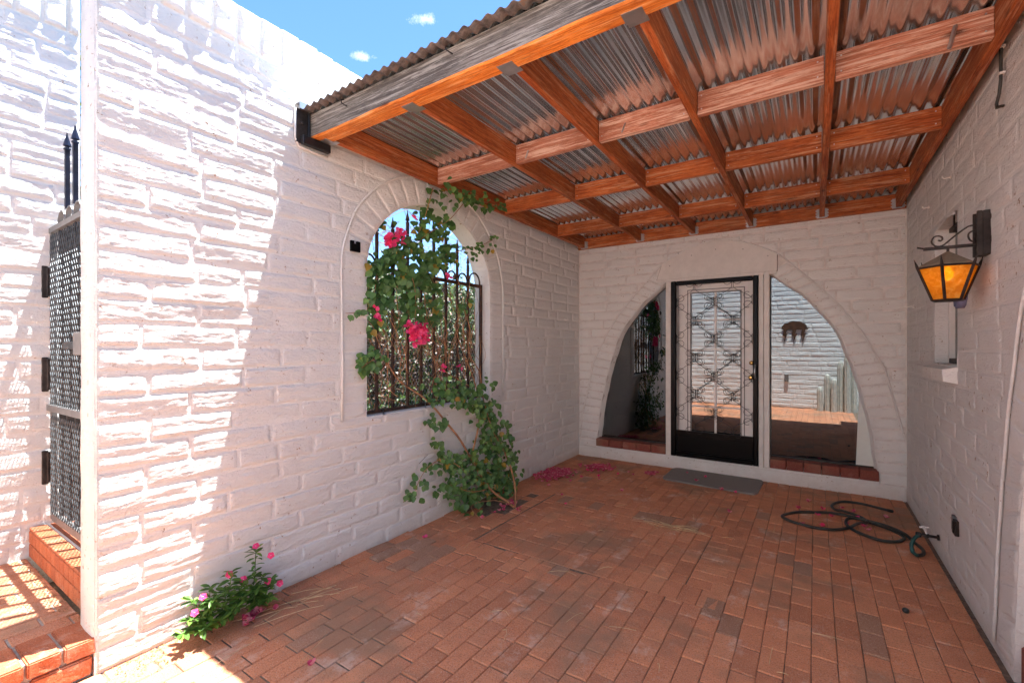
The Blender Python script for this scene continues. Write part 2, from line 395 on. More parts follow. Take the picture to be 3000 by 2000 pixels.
FW = Vector((-math.sin(YAW), math.cos(YAW), 0)); RT = Vector((math.cos(YAW), math.sin(YAW), 0))
def seen(p, size):
    """rough size in the photograph (pixels), 0 when outside the frame"""
    d = Vector(p) - Vector((0, 0, CAMZ)); k = d.dot(FW)
    if k < .2: return 0
    u = d.dot(RT) / k; v = d.z / k
    if abs(u) > 1.2 or v > .84 or v < -.80: return 0
    return size / k
def place_pieces(pieces, parent, name, mats, limit=300, smooth=True, stuff_name=None):
    """pieces: (verts, faces, centre, size, tint, material index). The largest in view become parts, the rest one stuff part."""
    order = sorted(range(len(pieces)), key=lambda i: -seen(pieces[i][2], pieces[i][3]))
    rest = MB(); nrest = 0
    for k, i in enumerate(order):
        v, f, c, s_, t, mi = pieces[i]
        if k < limit and seen(c, s_) > 0:
            mb = MB(); mb.add(v, f, 0, 0.0); mt = mats[mi] if isinstance(mats, (list, tuple)) else mats
            mb.obj(name, mt, parent, smooth, loc=c, fixn=False)
        else:
            rest.add(v, f, mi, t); nrest += 1
    if nrest: rest.obj(stuff_name or name + '_field', mats, parent, smooth, kind='stuff', loc=parent_loc(parent) if parent else (0, 0, 0), fixn=False)

# ------------------------------------------------------------------ block walls
class Wall:
    def __init__(s, o, u, n, mat, amp=1.0, fold=1.0, seed=0):
        s.o, s.u, s.n = Vector(o), Vector(u), Vector(n); s.mat = mat; s.amp = amp; s.fold = fold; s.seed = seed; s.pieces = []; s.fade = None
    def P(s, u, z, w): return s.o + s.u * u + Vector((0, 0, 1)) * z + s.n * w
    def piece(s, fn, lu, lz, res, base=.0055, tiltr=.004, size=None):
        """fn(S,T)->(u,z) arrays ; lu, lz lengths in metres ; res (du,dz)"""
        nx = max(3, min(60, int(lu / res[0]) + 2)); nz = max(3, min(60, int(lz / res[1]) + 2))
        e = .05
        S1 = np.unique(np.concatenate([[0, min(.3, .008 / lu), 1 - min(.3, .008 / lu), 1], np.linspace(0, 1, nx)]).round(4))
        T1 = np.unique(np.concatenate([[0, min(.3, .007 / lz), 1 - min(.3, .007 / lz), 1], np.linspace(0, 1, nz)]).round(4))
        S, T = np.meshgrid(S1, T1)
        U, Z = fn(S, T)
        ed = np.minimum(np.minimum(S, 1 - S) * lu, np.minimum(T, 1 - T) * lz)
        prof = 1 - np.exp(-ed / .007)
        a = s.amp; k = s.seed
        kf = np.interp(U, *s.fade) if s.fade else 1.0
        fold = kf * fbm(U * 2.6, Z * 15, k + .5, 2) * .0046 * s.fold + kf * fbm(U * 8, Z * 44, k + 3.1, 3) * .0010 * s.fold + kf * fbm(U * 46, Z * 105, k + 7.7, 2) * .00085 * s.fold
        kk = float(np.mean(kf)) if s.fade else 1.0; tl = (rnd.uniform(-1, 1) * tiltr * a + tiltr * .25 * s.fold) * kk; off = rnd.uniform(-.0015, .002) * a
        W = (base * a + off + tl * (.5 - T) + fold) * prof - .004 * (1 - prof)
        W = np.where((S <= 0) | (S >= 1) | (T <= 0) | (T >= 1), -.006, W)
        V = [tuple(s.P(u, z, w)) for u, z, w in zip(U.ravel(), Z.ravel(), W.ravel())]
        nxx, nzz = len(S1), len(T1)
        flip = s.u.cross(Vector((0, 0, 1))).dot(s.n) < 0
        F = []
        for j in range(nzz - 1):
            for i in range(nxx - 1):
                q = (j * nxx + i, j * nxx + i + 1, (j + 1) * nxx + i + 1, (j + 1) * nxx + i)
                F.append(q[::-1] if flip else q)
        c = s.P(float(U.mean()), float(Z.mean()), 0)
        v = (c - Vector((0, 0, CAMZ))).normalized()
        s.pieces.append((V, F, c, math.sqrt(lu * lz * max(.02, abs(v.dot(s.n)))), rnd.random(), 0))
    def courses(s, u0, u1, z0, z1, ch=.112, bl=.41, holes=(), res=lambda u, z: (.035, .016), gap=.004, skip=None, wob=.004):
        nc = max(1, round((z1 - z0) / ch)); hh = (z1 - z0) / nc
        def zl(u, j):
            if j == 0 or j == nc: return np.zeros_like(u) + z0 + j * hh
            return z0 + j * hh + wob * vn(u * 2.3, u * 0 + j * 7.7 + s.seed, .3)
        for j in range(nc):
            x = u0 - (bl / 2 if j % 2 else 0) - rnd.uniform(0, .04)
            edges = [x]
            while x < u1: x += bl * rnd.uniform(.9, 1.08) if rnd.random() > .08 else bl * .55; edges.append(x)
            for a, b in zip(edges[:-1], edges[1:]):
                a2, b2 = max(a, u0), min(b, u1)
                if b2 - a2 < .03: continue
                if skip and skip((a2 + b2) / 2, z0 + (j + .5) * hh): continue
                parts = [(lambda Z, a2=a2: a2 + Z * 0, lambda Z, b2=b2: b2 + Z * 0)]
                for (hf, uc) in holes:
                    zt = np.linspace(z0 + j * hh, z0 + (j + 1) * hh, 7)
                    hw = hf(zt)
                    m_ = hw.max()
                    if m_ <= 0 or b2 <= uc - m_ or a2 >= uc + m_: continue
                    new = []
                    if a2 < uc: new.append((parts[0][0], lambda Z, b2=b2, hf=hf, uc=uc: np.minimum(b2, uc - np.maximum(hf(Z), 0) - .004)))
                    if b2 > uc: new.append((lambda Z, a2=a2, hf=hf, uc=uc: np.maximum(a2, uc + np.maximum(hf(Z), 0) + .004), parts[0][1]))
                    parts = new
                for lo, hi in parts:
                    zt = np.linspace(z0 + j * hh, z0 + (j + 1) * hh, 7)
                    wd = hi(zt) - lo(zt)
                    if wd.max() < .02: continue
                    def fn(S, T, lo=lo, hi=hi, j=j):
                        Zr = z0 + (j + T) * hh
                        A = lo(Zr) + gap; B = np.maximum(hi(Zr) - gap, A)
                        U = A + (B - A) * S
                        Z = zl(U, j) * (1 - T) + zl(U, j + 1) * T
                        Z = Z + gap * (1 - 2 * T)
                        return U, Z
                    um = (float(lo(zt).mean()) + float(hi(zt).mean())) / 2
                    s.piece(fn, max(.03, wd.max()), hh, res(um, z0 + j * hh))
    def radial(s, inner, outer, ts, res=(.03, .02), gap=.004, base=.010):
        """pieces between parameters ts of two curves inner(t), outer(t)->(u,z)"""
        for t0, t1 in zip(ts[:-1], ts[1:]):
            def fn(S, T, t0=t0, t1=t1):
                tt = t0 + (t1 - t0) * (.04 + .92 * T)
                iu, iz = inner(tt); ou, oz = outer(tt)
                s2 = .01 + .98 * S
                return iu + (ou - iu) * s2, iz + (oz - iz) * s2
            iu, iz = inner(np.array([t0, t1])); ou, oz = outer(np.array([t0, t1]))
            lu = math.hypot(ou[0] - iu[0], oz[0] - iz[0]); lz = max(math.hypot(iu[1] - iu[0], iz[1] - iz[0]), math.hypot(ou[1] - ou[0], oz[1] - oz[0]))
            s.piece(fn, lu, lz, res, base)
def ipol(zs, hs): return lambda z: np.interp(z, zs, hs)

# ======================================================================= GROUND
g = MB().box((-60, -60, -.30), (60, 90, -.05)).obj('ground', EARTH, kind='structure')
soil = MB().box((-30, 1.2, -.2), (-3.0, 40, -.035)).obj('garden_soil', SOIL, kind='structure')
patio = structure('patio_floor', (0, 0, 0))
MB().box((-2.70, -1.3, -.045), (.80, 5.62, -.006)).obj('sand_bed', JOINT, patio)
BW, BLn = .1016, .2045
pieces = []
def brick_top(cx, cy, lx, ly, ztop, yaw=0, tilt=(0, 0), h=.035, mi=0, into=None, bev=.0035):
    hx, hy = (lx / 2 - .0008, ly / 2 - .0032) if ly > lx else (lx / 2 - .0026, ly / 2 - .0012)
    hx -= rnd.uniform(0, .0012); hy -= rnd.uniform(0, .0016)
    tx, ty = tilt; c_, s_ = math.cos(yaw), math.sin(yaw)
    V = []
    for (a, b, dz) in ((1, 1, -h), (1, 1, -bev), (None, None, 0)):
        for sx, sy in ((-1, -1), (1, -1), (1, 1), (-1, 1)):
            ex, ey = (hx, hy) if a else (hx - bev, hy - bev)
            x, y = sx * ex, sy * ey
            V.append((cx + x * c_ - y * s_, cy + x * s_ + y * c_, ztop + dz + x * tx + y * ty))
    F = [(8, 9, 10, 11)]
    for r0 in (0, 4):
        for k in range(4): F.append((r0 + k, r0 + (k + 1) % 4, r0 + 4 + (k + 1) % 4, r0 + 4 + k))
    v = (Vector((cx, cy, ztop)) - Vector((0, 0, CAMZ))).normalized()
    (pieces if into is None else into).append((V, F, Vector((cx, cy, ztop)), math.sqrt(lx * ly * max(.03, abs(v.z))), rnd.random(), mi))
def zf(x, y): return .004 * float(vn(x * 1.7, y * 1.7, 4.2)) + rnd.uniform(-.0016, .0016)
PX0, PX1, PY0, PY1 = -2.13, -.455, 2.70, 3.99
def in_panel(x, y): return PX0 < x < PX1 and PY0 < y < PY1
def tilt(): return (rnd.uniform(-.012, .012), rnd.uniform(-.012, .012))
# columns running away from the camera
xs = np.arange(-2.655, .735, BW)
for i, x in enumerate(xs):
    y = -1.35 + (BLn / 2 if i % 2 else 0) + rnd.uniform(-.05, .05)
    cx = x + BW / 2
    if cx > .735: continue
    wd = BW if cx < .68 else .735 - x
    while y < 5.60:
        a, b = y, min(y + BLn, 5.615); y += BLn
        if PX0 + .03 < cx < PX1 - .02:
            if b > PY0 and a < PY1:
                segs = []
                if a < PY0 - .03: segs.append((a, PY0))
                if b > PY1 + .03: segs.append((PY1, b))
            else: segs = [(a, b)]
        else: segs = [(a, b)]
        for a_, b_ in segs:
            ym = (a_ + b_) / 2
            if cx < -2.2 and 3.22 < ym < 3.62: continue          # planting hole of the vine
            mi = 1 if rnd.random() < .03 else 0
            tl = tilt(); zt = zf(cx, ym)
            if cx < -2.1 and 2.0 < ym < 2.45 and rnd.random() < .7: tl = (rnd.uniform(-.06, .06), rnd.uniform(-.05, .05)); mi = 1 if rnd.random() < .5 else 0; zt += .008
            if cx < -2.0 and 3.0 < ym < 3.9: tl = (rnd.uniform(-.05, .05), rnd.uniform(-.04, .04)); zt += rnd.uniform(-.006, .008)
            brick_top(cx, ym, wd, b_ - a_, zt, tilt=tl, mi=mi, yaw=rnd.uniform(-.012, .012) if b_ - a_ > .15 else 0)
# panel: border row front, border row back, column of cross bricks on the right, running bond inside
nn = int(round((PX1 - PX0) / .104)); bw = (PX1 - PX0) / nn
for k in range(nn):
    cx = PX0 + (k + .5) * bw
    brick_top(cx, PY0 + .104, bw, .204, zf(cx, PY0), tilt=tilt())
    brick_top(cx, PY1 - .104, bw, .204, zf(cx, PY1), tilt=tilt(), mi=1 if rnd.random() < .6 else 0)
n2 = 8; bh = (PY1 - PY0 - .416) / n2
for k in range(n2): brick_top(PX1 - .102, PY0 + .208 + (k + .5) * bh, .203, bh, zf(PX1, k), tilt=tilt())
IX1 = PX1 - .205
n3 = int(round((IX1 - PX0) / BW)); b3 = (IX1 - PX0) / n3
for k in range(n3):
    cx = PX0 + (k + .5) * b3; y = PY0 + .208 - (BLn / 2 if k % 2 else 0)
    while y < PY1 - .21:
        a, b = max(y, PY0 + .208), min(y + BLn, PY1 - .208); y += BLn
        if b - a > .03: brick_top(cx, (a + b) / 2, b3, b - a, zf(cx, y), tilt=tilt())
place_pieces(pieces, patio, 'brick', [BRICK, BRICK_DARK], 300, smooth=False, stuff_name='brick_field')

# raised landing in front of the gate
landing = structure('landing', (0, 0, 0))
MB().box((-4.2, -1.3, -.04), (-2.672, .648, .157)).obj('mortar_bed', MORTAR, landing)
pieces = []
xs = [-2.875 - BW * 1.02 * k for k in range(12)]
for i, x in enumerate(xs):
    y = -1.2 + (BLn / 2 if i % 2 else 0) + rnd.uniform(-.02, .02)
    while y < .66:
        b = min(y + BLn, .675); brick_top(x - BW / 2, (y + b) / 2, BW, b - y, .160 + zf(x, y), tilt=tilt()); y += BLn
place_pieces(pieces, landing, 'brick', BRICK, 200, smooth=False, stuff_name='brick_field')
def rough_brick(x0, y0, z0, x1, y1, z1, seed, name, mat, parent, amp=.004):
    bm = bmesh.new(); bmesh.ops.create_cube(bm, size=1)
    for v in bm.verts: v.co = Vector(((x0 + x1) / 2 + v.co.x * (x1 - x0), (y0 + y1) / 2 + v.co.y * (y1 - y0), (z0 + z1) / 2 + v.co.z * (z1 - z0)))
    bmesh.ops.bevel(bm, geom=bm.edges[:], offset=.006, segments=2, affect='EDGES')
    bmesh.ops.subdivide_edges(bm, edges=[e for e in bm.edges if e.calc_length() > .04], cuts=3, use_grid_fill=True)
    for v in bm.verts:
        p = v.co; k = float(fbm(p.x * 30 + seed, p.y * 30, p.z * 30, 2)); c = Vector(((x0 + x1) / 2, (y0 + y1) / 2, (z0 + z1) / 2))
        v.co += (p - c).normalized() * k * amp
    bm.verts.index_update(); mb = MB(); mb.add([v.co[:] for v in bm.verts], [tuple(v.index for v in f.verts) for f in bm.faces]); bm.free()
    mb.obj(name, mat, parent, loc=((x0 + x1) / 2, (y0 + y1) / 2, (z0 + z1) / 2))
y = -1.12
while y < .6:
    wdt = .1115
    rough_brick(-2.868, y + .005, .102, -2.645, min(y + wdt, .664) - .006, .168, y * 9, 'brick', BRICK_STEP, landing)
    y += wdt
y = -1.15
while y < .6:
    rough_brick(-2.86, y + .005, .012, -2.65, min(y + .2, .664) - .006, .090, y * 5 + 2, 'brick', BRICK_STEP, landing)
    y += .2

# brick threshold below the gate
thr = thing('brick_threshold', 'raised red brick doorstep running under the gate, mesh shadow on top', 'step', (-3.5, .75, .16))
MB().box((-4.02, .70, .15), (-2.84, .905, .328)).obj('mortar_core', MORTAR, thr)
k = 0; x = -4.02
while x < -2.87:
    x2 = min(x + .083, -2.845)
    for (a, b) in ((.166, .243), (.250, .322)):
        MB().box((x + .003, .684, a), (x2 - .003, .72, b), bev=.003).obj('brick', BRICK_STEP, thr, loc=(x, .7, a))
    MB().box((x + .003, .686, .324), (x2 - .003, .760, .340), bev=.003).obj('brick', BRICK_STEP, thr, loc=(x, .7, .33))
    x = x2
MB().box((-4.02, .765, .32), (-2.84, .775, .3385)).obj('edge_strip', WHITE_PAINT, thr)
MB().box((-4.02, .78, .32), (-2.84, .92, .336)).obj('inner_course', BRICK_STEP, thr)

# ======================================================================= LEFT WALL
lw = thing('block_wall', 'tall white painted slump block wall with arched opening, sunlit at the near end', 'wall', (-2.8, 3, 0))
UC = 2.857
ring_hw = lambda z: np.where(z < .94, -1, np.where(z < 1.95, .945, np.where(z < 2.835, .945 * np.sqrt(np.clip(1 - ((z - 1.95) / .885) ** 2, 0, 1)), -1)))
WL = Wall((-2.65, 0, 0), (0, 1, 0), (1, 0, 0), WALL_SUN, 1.0, 1.15, 0)
WTOP = 3.115
WL.fade = ([0, 1.5, 2.1, 6], [1, 1, .38, .30])
def resL(u, z): return (.010, .0042) if u < 1.9 else ((.028, .012) if u < 3.2 else (.05, .018))
WL.courses(.655, 5.62, 0, WTOP, .1113, .41, [(ring_hw, UC)], resL, skip=lambda u, z: u > 2.4 and z > 2.95, wob=.006)
# soldier course on top
x = .655
while x < 5.6:
    wd = .118 * rnd.uniform(.92, 1.08); xe = min(x + wd, 5.62)
    if x < 3.2: WL.piece(lambda S, T, a=x, b=xe: (a + .005 + (b - a - .01) * S, WTOP + .004 + (.222 + .006 * np.sin(a * 9)) * T), wd, .222, (.02, .014), base=.020)
    x = xe
# voussoirs
def innerL(t):  # t 0..1 over arch left->right
    a = np.pi * (1 - np.asarray(t)); return UC + .735 * np.cos(a), 2.0 + .62 * np.sin(a)
def outerL(t):
    a = np.pi * (1 - np.asarray(t)); return UC + .940 * np.cos(a), 1.97 + .862 * np.sin(a)
WL.radial(innerL, outerL, np.linspace(0, 1, 21), (.03, .016), base=.006)
for sgn in (-1, 1):
    ns = 9
    for k in range(ns):
        z0_, z1_ = .955 + k * (2.0 - .955) / ns, .955 + (k + 1) * (2.0 - .955) / ns
        ua, ub = (UC - .940, UC - .735) if sgn < 0 else (UC + .735, UC + .940)
        WL.piece(lambda S, T, ua=ua, ub=ub, z0_=z0_, z1_=z1_: (ua + .004 + (ub - ua - .006) * S, z0_ + .004 + (z1_ - z0_ - .008) * T), .2, .115, (.03, .016), base=.005)
place_pieces(WL.pieces, lw, 'brick', WALL_SUN, 300, stuff_name='brick_field')
# core with the opening (two halves)
na = 14
archL = [(UC + .735 * math.cos(math.pi - i * math.pi / 2 / na), 2.0 + .62 * math.sin(i * math.pi / 2 / na)) for i in range(na + 1)]
TOPZ = 3.335
left = [(.652, -.04), (UC, -.04), (UC, .95), (UC - .735, .95)] + archL + [(UC, TOPZ), (.652, TOPZ)]
right = [(2 * UC - a, b) for a, b in left]; right = [(5.80 if a > 4.9 else a, b) for a, b in right]
core = MB()
core.prism(left, (-2.65, 0, 0), (0, 1, 0), (0, 0, 1), (1, 0, 0), -.185, 0)
core.prism(right, (-2.65, 0, 0), (0, 1, 0), (0, 0, 1), (1, 0, 0), -.185, 0)
core.obj('wall_core', WALL_BACK, lw)
bead = [(-2.640, UC - .947, .955)] + [(-2.640, UC - .947, z) for z in (1.3, 1.7, 1.95)]
for i in range(1, 32):
    a = math.pi * (1 - i / 32); bead.append((-2.641, UC + .95 * math.cos(a), 1.97 + .872 * math.sin(a)))
bead += [(-2.640, UC + .947, z) for z in (1.95, 1.5, 1.0)]
bead = [(x + .002 * math.sin(i * 2.1), y + .004 * math.sin(i * 1.3), z) for i, (x, y, z) in enumerate(bead)]
MB().tube(bead, .0085, 6).obj('trim_bead', WALL_SUN, lw, True)
MB().box((-2.836, UC - .73, .935), (-2.655, UC + .73, .953)).obj('sill', WALL_BACK, lw)
# irregular plaster end face with ragged edges
ef = MB(); zs = np.linspace(.10, TOPZ, 90); V = []
for z in zs:
    r1 = .004 * float(fbm(z * 14, 1.1, 2.2, 3)); r2 = .010 * float(fbm(z * 9, 4.1, 1.2, 4))
    fl = .03 * max(0, 1 - z / .5); V += [(-2.838 - r2, .668, z), (-2.832 - r2 * .6, .649 + r1 * .4, z), (-2.74, .646 + r1 * .5, z), (-2.657 + r1, .647, z), (-2.645 + r1 + fl * .3, .660, z)]
F = [(i * 5 + k, i * 5 + k + 1, i * 5 + 5 + k + 1, i * 5 + 5 + k) for i in range(len(zs) - 1) for k in range(4)]
ef.add(V, F); ef.obj('end_plaster', WALL_BACK, lw, True)

# ======================================================================= FAR LEFT WALL
fw = thing('block_wall', 'white block wall behind the gate at the far left edge', 'wall', (-4.2, 0, .16))
WF = Wall((-4.03, 0, 0), (0, 1, 0), (1, 0, 0), WALL_SUN, 1.0, 1.15, 11)
WF.courses(-1.2, .92, .14, 3.48, .1113, .41, (), lambda u, z: (.010, .0045) if u > .3 else (.08, .03), skip=lambda u, z: u < -.4, wob=.006)
x = -.2
while x < .9:
    WF.piece(lambda S, T, a=x, b=min(x + .118, .92): (a + .005 + (b - a - .01) * S, 3.485 + .40 * T), .118, .40, (.02, .014), base=.02); x += .118
place_pieces(WF.pieces, fw, 'brick', WALL_SUN, 150, stuff_name='brick_field')
MB().box((-4.30, -1.3, -.04), (-4.03, .92, 3.89)).obj('wall_core', WALL_BACK, fw)

# ======================================================================= BACK WALL
bw_ = thing('house_wall', 'white block house wall with wide parabolic arch around door and windows', 'wall', (-.95, 5.7, 0))
BC = -.94
in_z = [.15, .255, .66, 1.15, 1.63, 1.97, 2.24, 2.40, 2.50]; in_h = [1.45, 1.445, 1.40, 1.29, 1.13, .875, .545, .30, .0]
out_z = [0, .52, .79, 1.10, 1.24, 1.59, 1.86, 2.09, 2.44, 2.58, 2.64, 2.675]; out_h = [1.71, 1.665, 1.60, 1.53, 1.50, 1.33, 1.155, .955, .62, .36, .18, 0]
def bhole(z): return np.where((z > .13) & (z < 2.675), np.interp(z, out_z, out_h), -1)
WALL_JOINT = plain('dirty_painted_joint', (.66, .63, .60), .85, 0, .12, 60, .3)
WB = Wall((0, 5.62, 0), (1, 0, 0), (0, -1, 0), WALL_BACK, .42, .16, 23)
WB.courses(-2.65, .72, .13, 2.80, .1113, .41, [(bhole, BC)], lambda u, z: (.07, .025), gap=.0028, wob=.003)
def curve(zs_, hs_, side):
    zz = np.linspace(zs_[0], zs_[-1], 200); hh = np.interp(zz, zs_, hs_)
    L_ = np.concatenate([[0], np.cumsum(np.hypot(np.diff(zz), np.diff(hh)))]); L_ /= L_[-1]
    return lambda t: (BC + side * np.interp(t, L_, hh), np.interp(t, L_, zz))
oz_, oh_ = [.13] + out_z[1:9], [1.70] + out_h[1:9]
iz_, ih_ = [.13] + in_z[1:7] + [2.33], [1.452] + in_h[1:7] + [.44]
for side in (-1, 1):
    WB.radial(curve(iz_, ih_, side), curve(oz_, oh_, side), np.linspace(0, .955, 24), (.08, .03), gap=.003, base=.008)
place_pieces(WB.pieces, bw_, 'brick', WALL_BACK, 300, stuff_name='brick_field')
# core: two halves round the arch
prof = [(1.452, .15)] + [(h, z) for h, z in zip(in_h[1:7], in_z[1:7])] + [(.545, 2.265)]
cb = MB()
for side, edge in ((-1, -2.92), (1, 1.0)):
    poly = [(edge, -.05), (BC, -.05), (BC, .15)] + [(BC + side * h, z) for h, z in prof] + [(BC, 2.265), (BC, 3.6), (edge, 3.6)]
    cb.prism(poly, (0, 5.62, 0), (1, 0, 0), (0, 0, 1), (0, 1, 0), 0, .22)
cb.obj('wall_core', WALL_JOINT, bw_)
MB().box((-2.645, 5.603, -.02), (.715, 5.63, .129), bev=.006).obj('plinth', WALL_BACK, bw_)
MB().box((-2.40, 5.599, .1275), (.52, 5.625, .152), bev=.004).obj('threshold_ledge', WALL_BACK, bw_)
lint = [(-1.604, 2.265), (-.335, 2.265), (-.335, 2.445)]
for i in range(0, 15):
    u = .60 - (i / 14) * 1.205 - .0; x = BC + u
    lint.append((max(-1.604, min(-.335, x)), float(np.interp(abs(u), out_h[::-1], out_z[::-1])) - .004))
mid_ = (-.97, 2.45)
MB().prism([(mid_[0] + (x - mid_[0]) * 1.009, mid_[1] + (z - mid_[1]) * 1.026) for x, z in lint], (0, 5.62, 0), (1, 0, 0), (0, 0, 1), (0, -1, 0), -.01, .0125).obj('lintel_shadow_gap', SHADOW_GAP_DIRT, bw_)  # larger dark plate: its rim paints the board's shadow line and dirt-filled crack
lo_ = MB().prism(lint, (0, 5.62, 0), (1, 0, 0), (0, 0, 1), (0, -1, 0), -.01, .016).obj('lintel_board', WHITE_PAINT, bw_)
nl = MB()
for x, z in ((-1.45, 2.42), (-1.2, 2.52), (-.94, 2.56), (-.66, 2.53), (-.42, 2.43), (-1.35, 2.56)): nl.lathe([(.006, 0), (.006, .003)], (x, 5.600, z), 'y', 6)
nl.obj('nail_heads', GREY_METAL, bw_, kind='stuff')
# bead along the outer arch
for side in (-1, 1):
    cf = curve(out_z, out_h, side); pts = []
    for t in np.linspace(.12, 1, 40):
        u, z = cf(float(t)); pts.append((float(u), 5.611, float(z)))
    MB().tube(pts, .0065, 5).obj('trim_bead', WALL_BACK, bw_, True)
# sill bricks
for (a, b, n_) in ((-2.395, -1.497, 5), (-.403, .518, 6)):
    for k in range(n_):
        x0 = a + (b - a) * k / n_; x1 = a + (b - a) * (k + 1) / n_
        MB().box((x0 + .003, 5.588, .156), (x1 - .003, 5.80, .252), bev=.005).obj('brick', SILL_RED, bw_, loc=(x0, 5.6, .2))
# white frame posts
MB().box((-1.497, 5.600, .152), (-1.434, 5.70, 2.262), bev=.004).obj('door_post', WHITE_PAINT, bw_)
MB().box((-.508, 5.600, .152), (-.462, 5.70, 2.262), bev=.004).obj('door_post', WHITE_PAINT, bw_)
MB().box((-.458, 5.590, .152), (-.404, 5.70, 2.262), bev=.006).obj('door_post', WHITE_PAINT, bw_)
MB().box((-1.60, 5.598, 2.229), (-.34, 5.70, 2.2635), bev=.003).obj('header_rail', WHITE_PAINT, bw_)
# white fillet lining the left and right arch edge
for side in (-1, 1):
    li = MB(); zz = np.linspace(.255, 2.24, 26)
    V = []; 
    for z in zz:
        h = float(np.interp(z, in_z, in_h)) + .004 * math.sin(z * 26) ; x = BC + side * h
        V += [(x + side * .01, 5.615, z), (x, 5.612, z), (x - side * .004, 5.70, z), (x - side * .02, 5.712, z), (x - side * .02, 5.735, z)]
    F = [(i * 5 + k, i * 5 + k + 1, i * 5 + 6 + k, i * 5 + 5 + k) for i in range(len(zz) - 1) for k in range(4)]
    li.add(V, F); li.obj('arch_lining', WALL_BACK, bw_, True)

# windows beside the door
for (a, b, lab) in ((-2.42, -1.47, 'left quarter-arch window pane reflecting the vine and shaded wall'), (-.43, .53, 'right quarter-arch window pane reflecting the sunlit opposite wall')):
    wt = thing('fixed_window', lab, 'window', (a, 5.76, .25))
    side = -1 if a < -1 else 1
    zz = np.linspace(.256, 2.24, 20)
    edge = [(BC + side * (float(np.interp(z, in_z, in_h)) + .02), float(z)) for z in zz]
    inn = -1.475 if side < 0 else -.425
    poly = [(inn, .256)] + edge + [(inn, 2.24)]
    MB().prism(poly, (0, 5.735, 0), (1, 0, 0), (0, 0, 1), (0, 1, 0), 0, .006).obj('pane', GLASS, wt)
    if side > 0:
        ip = [(.345, .27)] + [(BC + float(np.interp(z, in_z, in_h)) + .02, float(z)) for z in np.linspace(.27, 1.12, 10)]
        MB().prism(ip, (0, 5.722, 0), (1, 0, 0), (0, 0, 1), (0, 1, 0), 0, .011).obj('infill_panel', PALE_PANEL, wt)
    MB().box((min(inn, edge[0][0]), 5.72, .252), (max(inn, edge[0][0]), 5.734, .268)).obj('bottom_bead', DARK_STEEL, wt)

# storm door with scrollwork
sd = thing('security_door', 'black framed storm door with wrought scrolls and ribbed kick plate', 'door', (-.97, 5.6, .155))
fr = MB()
fr.box((-1.432, 5.572, .157), (-1.372, 5.61, 2.226), bev=.008); fr.obj('stile', BLACK_PAINT, sd)
MB().box((-.560, 5.572, .157), (-.510, 5.61, 2.226), bev=.008).obj('stile', BLACK_PAINT, sd)
MB().box((-1.371, 5.574, 2.176), (-.561, 5.61, 2.225), bev=.008).obj('top_rail', BLACK_PAINT, sd)
MB().box((-1.371, 5.574, .157), (-.561, 5.61, .212), bev=.008).obj('bottom_rail', BLACK_PAINT, sd)
kp = MB().box((-1.37, 5.592, .213), (-.562, 5.604, .468))
for k in range(15): kp.box((-1.366, 5.586, .228 + k * .0115), (-.566, 5.5925, .233 + k * .0115))
kp.box((-1.37, 5.585, .40), (-.562, 5.593, .466))
kp.obj('kick_plate', BLACK_PAINT, sd)
MB().box((-1.37, 5.606, .214), (-1.345, 5.609, 2.175)).obj('inner_liner', GREY_METAL, sd)
SX = [-1.372, -1.168, -.966, -.764, -.560]; 
ZT = [2.185, 1.755, 1.325, .895, .470]
ZC = [(ZT[i] + ZT[i + 1]) / 2 for i in range(4)]
def scroll_pts(A, B):
    """bar between an upper node A and a lower node B, curling out at both ends"""
    def end(P, Q, sgn):  # curl at P; bar comes from Q; sgn +1 curl above
        sx = 1 if Q[0] > P[0] else -1
        r = .047; pts = []
        c = (P[0] + sx * r * 1.15, P[1] + sgn * .056)
        # spiral from inside out ending at the node side
        for i in range(15):
            t = i / 14; ang = math.pi + t * math.pi * 1.72 - math.pi * 1.72
            rr = r * (.62 + .38 * t)
            pts.append((c[0] + sx * rr * math.cos(ang), c[1] + -sgn * rr * math.sin(ang)))
        return pts
    a = end(A, B, 1); b = end(B, A, -1)
    sx = 1 if B[0] > A[0] else -1
    mid = []
    for i in range(1, 12):
        t = i / 12; s_ = t * t * (3 - 2 * t)
        x = A[0] + (B[0] - A[0]) * s_ + sx * .006 * (1 - 2 * t); z = A[1] + (B[1] - A[1]) * t
        mid.append((x, z))
    return a + mid + b[::-1]
def bend(A, B):
    return MB().tube([(x, 5.583, z) for x, z in scroll_pts(A, B)], .0028, 5)
for i in range(4):
    for (xt, xn) in ((SX[1], SX[0]), (SX[1], SX[2]), (SX[3], SX[2]), (SX[3], SX[4])):
        bend((xt, ZT[i] - (.05 if i == 0 else 0)), (xn, ZC[i])).obj('scroll', BLACK_STEEL, sd, True, loc=(xt, 5.583, ZT[i]))
        bend((xn, ZC[i]), (xt, ZT[i + 1] + (.06 if i == 3 else 0))).obj('scroll', BLACK_STEEL, sd, True, loc=(xn, 5.583, ZC[i]))
for (xn, zn) in [(SX[2], z) for z in ZC] + [(x, z) for x in (SX[1], SX[3]) for z in ZT[1:4]]:
    for sx in (-1, 1):
        for sz in (-1, 1):
            pts = []
            for i in range(13):
                t = i / 12; a = math.pi * (.5 + 1.75 * t); q = .031 * (1 - .42 * t)
                pts.append((xn + sx * (.036 + q * math.cos(a)), 5.579, zn + sz * (.030 + q * math.sin(a) * -1)))
            MB().tube(pts, .0021, 5).obj('curl', BLACK_STEEL, sd, True, loc=(xn, 5.579, zn))
hd = MB().box((-.552, 5.545, 1.10), (-.520, 5.571, 1.27), bev=.006).obj('handle', BLACK_STEEL, sd)
